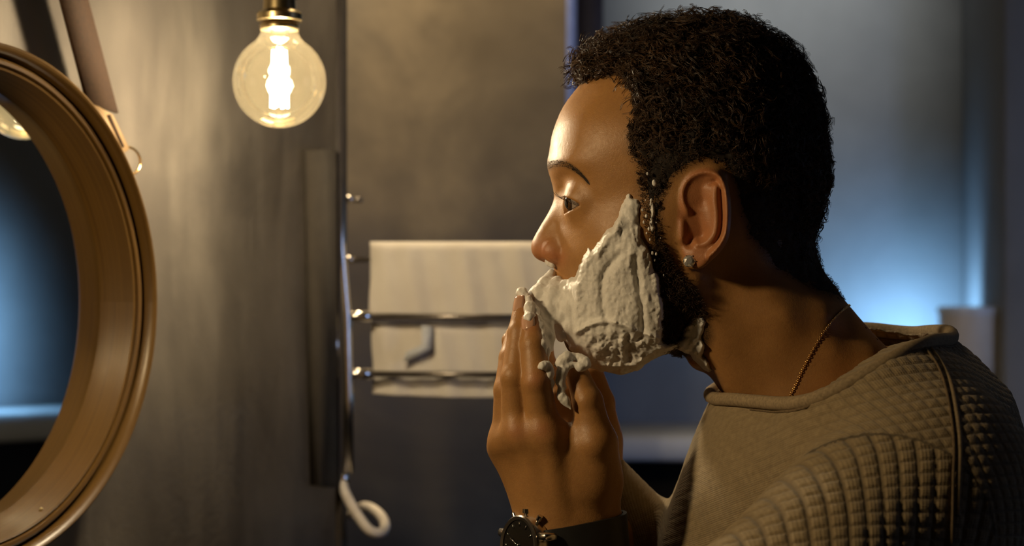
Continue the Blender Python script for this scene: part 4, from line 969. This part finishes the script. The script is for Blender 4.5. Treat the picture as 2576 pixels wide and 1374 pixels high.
FOAM = SDF(.05)
def face_foam(p):
    px, py = to_px(p); t = GT(px, py); inb = (px > 1345)*(px < 1815)*(py > 475)*(py < 975)
    d = np.where(inb, (head_q(p)-t), np.maximum(head_q(p), .0)+.004)*.75; return np.sign(d)*np.minimum(np.abs(d), .002+.5*np.maximum(np.abs(d)-.002, 0))
FOAM.fn(face_foam, PX(1330, 980, -80)-.005, PX(1830, 470, 60)+np.array([.0, .05, .005]), .0005)
def blobs(sd, pts, r, k=.003, y=0):
    q = [PX(*a) for a in pts]; sd.chain(q, r if isinstance(r, list) else [r]*len(q), k)
mm = 1/1000
# moustache and mouth foam, torn strands towards the fingers
blobs(FOAM, [(1388,688,-6),(1372,716,-12),(1356,742,-16),(1352,768,-20)], [3*mm, 5*mm, 6.5*mm, 5*mm])
blobs(FOAM, [(1402,712,-14),(1392,745,-20),(1384,790,-24),(1376,818,-26)], [5*mm, 7*mm, 6*mm, 2.5*mm])
blobs(FOAM, [(1425,722,-20),(1420,765,-24),(1412,800,-26),(1408,822,-24)], [5*mm, 6.5*mm, 5*mm, 2*mm])
blobs(FOAM, [(1440,712,-24),(1436,770,-28),(1438,820,-28),(1456,858,-28)], [4*mm, 6*mm, 6*mm, 4*mm])
blobs(FOAM, [(1366,770,-22),(1364,812,-30),(1370,850,-34),(1376,868,-34)], [3.5*mm, 3*mm, 2*mm, 1*mm])
blobs(FOAM, [(1352,780,-26),(1362,830,-38),(1376,880,-46),(1378,905,-48)], [4*mm, 3.4*mm, 2.4*mm, 1*mm]); blobs(FOAM, [(1378,800,-26),(1384,850,-38),(1388,880,-42)], [4*mm, 3*mm, 1.4*mm]); blobs(FOAM, [(1340,748,-16),(1360,742,-18)], [3.2*mm, 5*mm]); blobs(FOAM, [(1400,826,-20),(1412,850,-20)], [3.6*mm, 3*mm])
for (a, b, c_, r) in ((1379,652,-9,2.0),(1381,662,-9,2.4),(1389,666,-10,2.2),(1375,658,-8,1.4)): FOAM.ell(PX(a, b, c_), (r*mm,)*3, .001)
def foam_noise(fn, a=.0004, fr=280):
    def g_(p): return fn(p)+a*fbm(p*np.array([1, 1, .55]), fr, 61, 3, .6)
    return g_
vf, ff = polygonize(foam_noise(FOAM), PX(1325, 985, -90)*[1, 0, 1]+[0, -.085, 0], PX(1830, 465, 60)*[1, 0, 1]+[0, .075, 0], .00075)
print('foam', len(vf))
o = put('shaving_foam', mesh_np('shaving_foam', vf, ff), M['foam']); tag(o, 'thick white shaving foam smeared over the man\'s cheek, moustache, chin and jaw', 'foam')
FH = SDF(.05)
blobs(FH, [(1306,742,-20),(1312,738,-22),(1322,752,-26),(1318,770,-30)], [2.2*mm, 3.2*mm, 2.6*mm, 1*mm])
blobs(FH, [(1330,752,-30),(1332,775,-34),(1330,800,-42),(1334,806,-44)], [2.6*mm, 3.2*mm, 3*mm, 1.6*mm])
blobs(FH, [(1345,782,-34),(1352,820,-40),(1366,868,-50),(1374,905,-52)], [3.4*mm, 4.2*mm, 2.6*mm, .9*mm])
blobs(FH, [(1354,800,-30),(1366,850,-38),(1376,920,-44)], [3*mm, 2.4*mm, 1.0*mm])
blobs(FH, [(1358,925,-60),(1366,920,-60),(1376,918,-58)], [1.2*mm, 2.2*mm, 2.2*mm])
blobs(FH, [(1376,918,-58),(1384,940,-57),(1388,965,-55),(1382,1000,-54),(1386,1010,-54)], [2.2*mm, 2.6*mm, 1.4*mm, 1*mm, 1.2*mm])
blobs(FH, [(1294,800,-26),(1290,822,-28),(1287,838,-28)], [1*mm, 1.6*mm, 1*mm])
vf, ff = polygonize(foam_noise(FH, .0007, 330), PX(1270, 1030, -70)*[1, 0, 1]+[0, -.075, 0], PX(1400, 715, 0)*[1, 0, 1]+[0, -.005, 0], .0007)
o = put('shaving_foam', mesh_np('shaving_foam', vf, ff), M['foam']); tag(o, 'streaks of white foam on the upright fingertips in front of the mouth', 'foam')
FM = SDF(.05)
blobs(FM, [(1395,920,-49),(1412,912,-50),(1426,900,-49),(1440,896,-47)], [.8*mm, 3.4*mm, 3.6*mm, 2.2*mm])
FM.ell(PX(1409, 900, -49), (1.3*mm, 1.3*mm, 1.8*mm), .001)
blobs(FM, [(1440,898,-46),(1458,900,-48),(1472,908,-50),(1474,918,-51),(1460,924,-52),(1444,916,-52)], [2.0*mm, 2.2*mm, 2.5*mm, 2.4*mm, 2.4*mm, 1.6*mm])
blobs(FM, [(1428,922,-52),(1414,938,-53),(1409,960,-53),(1414,978,-53),(1421,975,-53)], [2.4*mm, 2.9*mm, 2.6*mm, 1.8*mm, .9*mm])
blobs(FM, [(1408,985,-52),(1412,998,-54),(1424,1010,-55),(1436,1030,-56)], [1.6*mm, 2.8*mm, 2.2*mm, .7*mm])
vf, ff = polygonize(foam_noise(FM, .0004, 330), PX(1380, 1045, -40)*[1, 0, 1]+[0, -.066, 0], PX(1495, 880, 0)*[1, 0, 1]+[0, -.034, 0], .0006)
o = put('shaving_foam', mesh_np('shaving_foam', vf, ff), M['foam']); tag(o, 'curled blob of white foam on the tip of the thumb under the chin', 'foam')
# small flecks caught in the sideburn
FL = SDF(.02)
for (a, b, r) in ((1633,436,.8),(1649,458,1.4),(1650,463,1.0),(1640,516,.8),(1642,505,.9),(1636,600,.8),(1641,632,1.0),(1650,634,.8),(1646,650,.6),(1622,560,.8),(1628,585,.7),(1620,530,.7),(1661,596,.5),(1668,690,.5),(1629,545,.9),(1634,575,1.0),(1628,505,.6),(1652,560,.5)):
    h_, n_ = hit(a, b)
    if h_ is not None: c_ = np.array(h_+n_*.0045); FL.ell(c_, (r*mm, r*mm, r*1.5*mm), .001)
vf, ff = polygonize(foam_noise(FL, .0002, 500), PX(1600, 710, -80)*[1, 0, 1]+[0, -.085, 0], PX(1690, 425, -60)*[1, 0, 1]+[0, -.045, 0], .0005)
o = put('foam_flecks', mesh_np('foam_flecks', vf, ff), M['foam']); tag(o, 'tiny white foam flecks caught in the dark sideburn before the ear', 'foam', kind='stuff')

# ---- earring, necklace, wristwatch
h_, n_ = hit(1734, 657); er = empty('stud_earring', h_); tag(er, 'small sparkling round stud earring in the ear lobe', 'earring')
zq = Vector((-.15, -1, .05)).normalized().to_track_quat('Z', 'Y').to_matrix().to_4x4(); TE = Matrix.Translation(Vector(h_)+Vector((-.0002, -.0015, 0))) @ zq
mb = MB(); rg_ = .0040
rings = [(0.0020, .0016, 8, 0), (.0033, .0010, 8, math.pi/8), (rg_, .0002, 16, 0), (.0015, -.0022, 8, 0)]
import bmesh
bm = bmesh.new(); 
for (r_, h0, n_r, ph) in rings:
    for k in range(n_r): bm.verts.new(TE @ Vector((r_*math.cos(2*math.pi*k/n_r+ph), r_*math.sin(2*math.pi*k/n_r+ph), h0)))
bmesh.ops.convex_hull(bm, input=bm.verts); me = bpy.data.meshes.new('gem'); bm.to_mesh(me); bm.free()
gm = NT('cut_gem'); gm.set(Base_Color=(.92, .90, .88), Metallic=.7, Roughness=.18, Coat_Weight=1.0); put('gem', me, gm.m, er)
for k in range(6):
    a = k*math.pi/3; mb = MB(); mb.tube([TE @ Vector((rg_*1.02*math.cos(a), rg_*1.02*math.sin(a), -.001)), TE @ Vector((rg_*.98*math.cos(a), rg_*.98*math.sin(a), .0011))], .00038, 8); mb.build('prong', M['chrome'], er)
nk = empty('necklace', PX(2150, 760)); tag(nk, 'fine gold chain necklace around the neck, running under the sweater collar', 'necklace')
cpts = catmull([(2146,764),(2118,782),(2092,808),(2068,842),(2046,878),(2028,912),(2014,940),(2002,968),(1985,1000)], 14); hp = []
for q in cpts:
    h_, n_ = hit(q[0], q[1])
    if h_ is not None: hp.append(h_+n_*.0007)
mirr = [Vector((p.x, -p.y, p.z)) for p in hp[::-1]]; path = mirr+hp; mb = MB(); acc = 0; k = 0; lastp = path[0]
L_ = [0]
for i in range(1, len(path)): L_.append(L_[-1]+(path[i]-path[i-1]).length)
tot = L_[-1]; nL = int(tot/.0014)
for j in range(nL):
    s_ = j*.0014; i = int(np.searchsorted(L_, s_, side='right'))-1; i = min(i, len(path)-2); t = (s_-L_[i])/max(1e-9, L_[i+1]-L_[i]); p = path[i].lerp(path[i+1], t)
    tg = (path[i+1]-path[i]).normalized(); up = tg.orthogonal().normalized(); up = Matrix.Rotation((j % 2)*math.pi/2+.6, 3, tg) @ up
    mb.tube([p+tg*(.00105*math.cos(a))+up*(.00062*math.sin(a)) for a in np.linspace(0, 2*math.pi, 8, endpoint=False)], .00028, 5, closed=True)
mb.build('chain', M['gold'], nk)
# wristwatch
wt = empty('wristwatch', WN); tag(wt, 'steel wristwatch with black dial and black leather strap on the near wrist', 'watch')
bva = BVHTree.FromPolygons([tuple(v) for v in V1[:0]] or [(0, 0, 0), (1, 0, 0), (0, 1, 0)], [(0, 1, 2)])
axw = Vector(PX(1300, 1000, 0)-PX(1345, 1400, 0)).normalized(); axw = Vector((-.02, 0, 1)).normalized()
def wrist_ring(zpx_l, zpx_r, off_):
    out = []; cx_ = np.array(PX(1428, 1350, -28))
    for a in np.linspace(0, 2*math.pi, 72, endpoint=False):
        dr = np.array([math.cos(a), math.sin(a), 0]); yy_ = zpx_l+(zpx_r-zpx_l)*(math.cos(a)+1)/2; c_ = np.array([cx_[0], cx_[1], PX(1428, yy_, -45)[2]]); rs = np.linspace(.012, .06, 200); d_ = HAND(c_+dr*rs[:, None]); k = np.nonzero(d_ > 0)[0]; k = k[0] if len(k) else 150
        out.append(c_+dr*(rs[k]+off_))
    return out
top = wrist_ring(1338, 1296, .0008); topo = wrist_ring(1338, 1296, .0034); bot = wrist_ring(1432, 1392, .0008); boto = wrist_ring(1432, 1392, .0034)
n = 72; Vv = [tuple(p) for p in topo+top+bot+boto]; Fq = []
for i in range(n):
    j = (i+1) % n
    for r0, r1 in ((0, 3), (3, 2), (2, 1), (1, 0)): Fq.append([r0*n+i, r1*n+i, r1*n+j, r0*n+j])
put('strap', mesh_np('strap', Vv, Fq), M['strap'], wt, 40)
wd_n = Vector((-.80, -.58, .10)).normalized(); wc_ = Vector(PX(1334, 1374, -45))+wd_n*.005; upw = Vector((-.1, 0, 1)); upw = (upw-wd_n*upw.dot(wd_n)).normalized(); sdw = upw.cross(wd_n)
KW = 1.15
TW = Matrix(((sdw.x, upw.x, wd_n.x, wc_.x), (sdw.y, upw.y, wd_n.y, wc_.y), (sdw.z, upw.z, wd_n.z, wc_.z), (0, 0, 0, 1))) @ Matrix.Scale(KW, 4)
mb = MB(); mb.lathe([(0, -.006), (.0165, -.006), (.0178, -.004), (.0178, .0022), (.0170, .0034), (0, .0034)], TW, 64); mb.build('case', M['steel'], wt, auto=35)
mb = MB(); mb.lathe([(.0172, .0030), (.0176, .0042), (.0168, .0052), (.0150, .0046), (.0148, .0030)], TW, 64); mb.build('bezel', M['rail'], wt, auto=35)
mb = MB(); mb.lathe([(0, .0040), (.0149, .0040), (.0149, .0036), (0, .0036)], TW, 64); dl = mb.build('dial', M['dial'], wt, auto=35)
for k in range(12):
    a = k*math.pi/6; mb = MB(); mb.box((-.0004, .0112, .0041), (.0004, .0138, .0045), TW @ Matrix.Rotation(a, 4, 'Z')); mb.build('hour_marker', M['chrome'], dl, smooth=False)
for a, l in ((1.1, .0085), (2.6, .012)):
    mb = MB(); mb.box((-.0004, -.001, .0046), (.0004, l, .0050), TW @ Matrix.Rotation(a, 4, 'Z')); mb.build('hand', M['chrome'], dl, smooth=False)
for sx in (1, -1):
    mb = MB(); R_ = Matrix.Diagonal((sx, 1, 1, 1))
    for yy_ in (1,):
        mb.box((.0120, .0040, -.0065), (.0235, .0088, .0030), TW @ R_, bev=.0012)
    mb.build('lug', M['steel'], wt, smooth=False)
    mb = MB(); mb.box((.0120, -.0088, -.0065), (.0235, -.0040, .0030), TW @ R_, bev=.0012); mb.build('lug', M['steel'], wt, smooth=False)
for ang, rr_, ln in ((0, .0028, .0042), (.62, .0017, .0050), (-.62, .0017, .0050)):
    Tc = TW @ Matrix.Rotation(-ang, 4, 'Z') @ Matrix.Translation((0, .0172, -.001)) @ Matrix.Rotation(-math.pi/2, 4, 'X')
    mb = MB(); mb.lathe([(0, 0), (rr_*.6, 0), (rr_*.6, ln*.4), (rr_, ln*.4), (rr_, ln*.95), (rr_*.85, ln), (0, ln)], Tc, 20); mb.build('crown' if ang == 0 else 'pusher', M['chrome'], wt, auto=35)
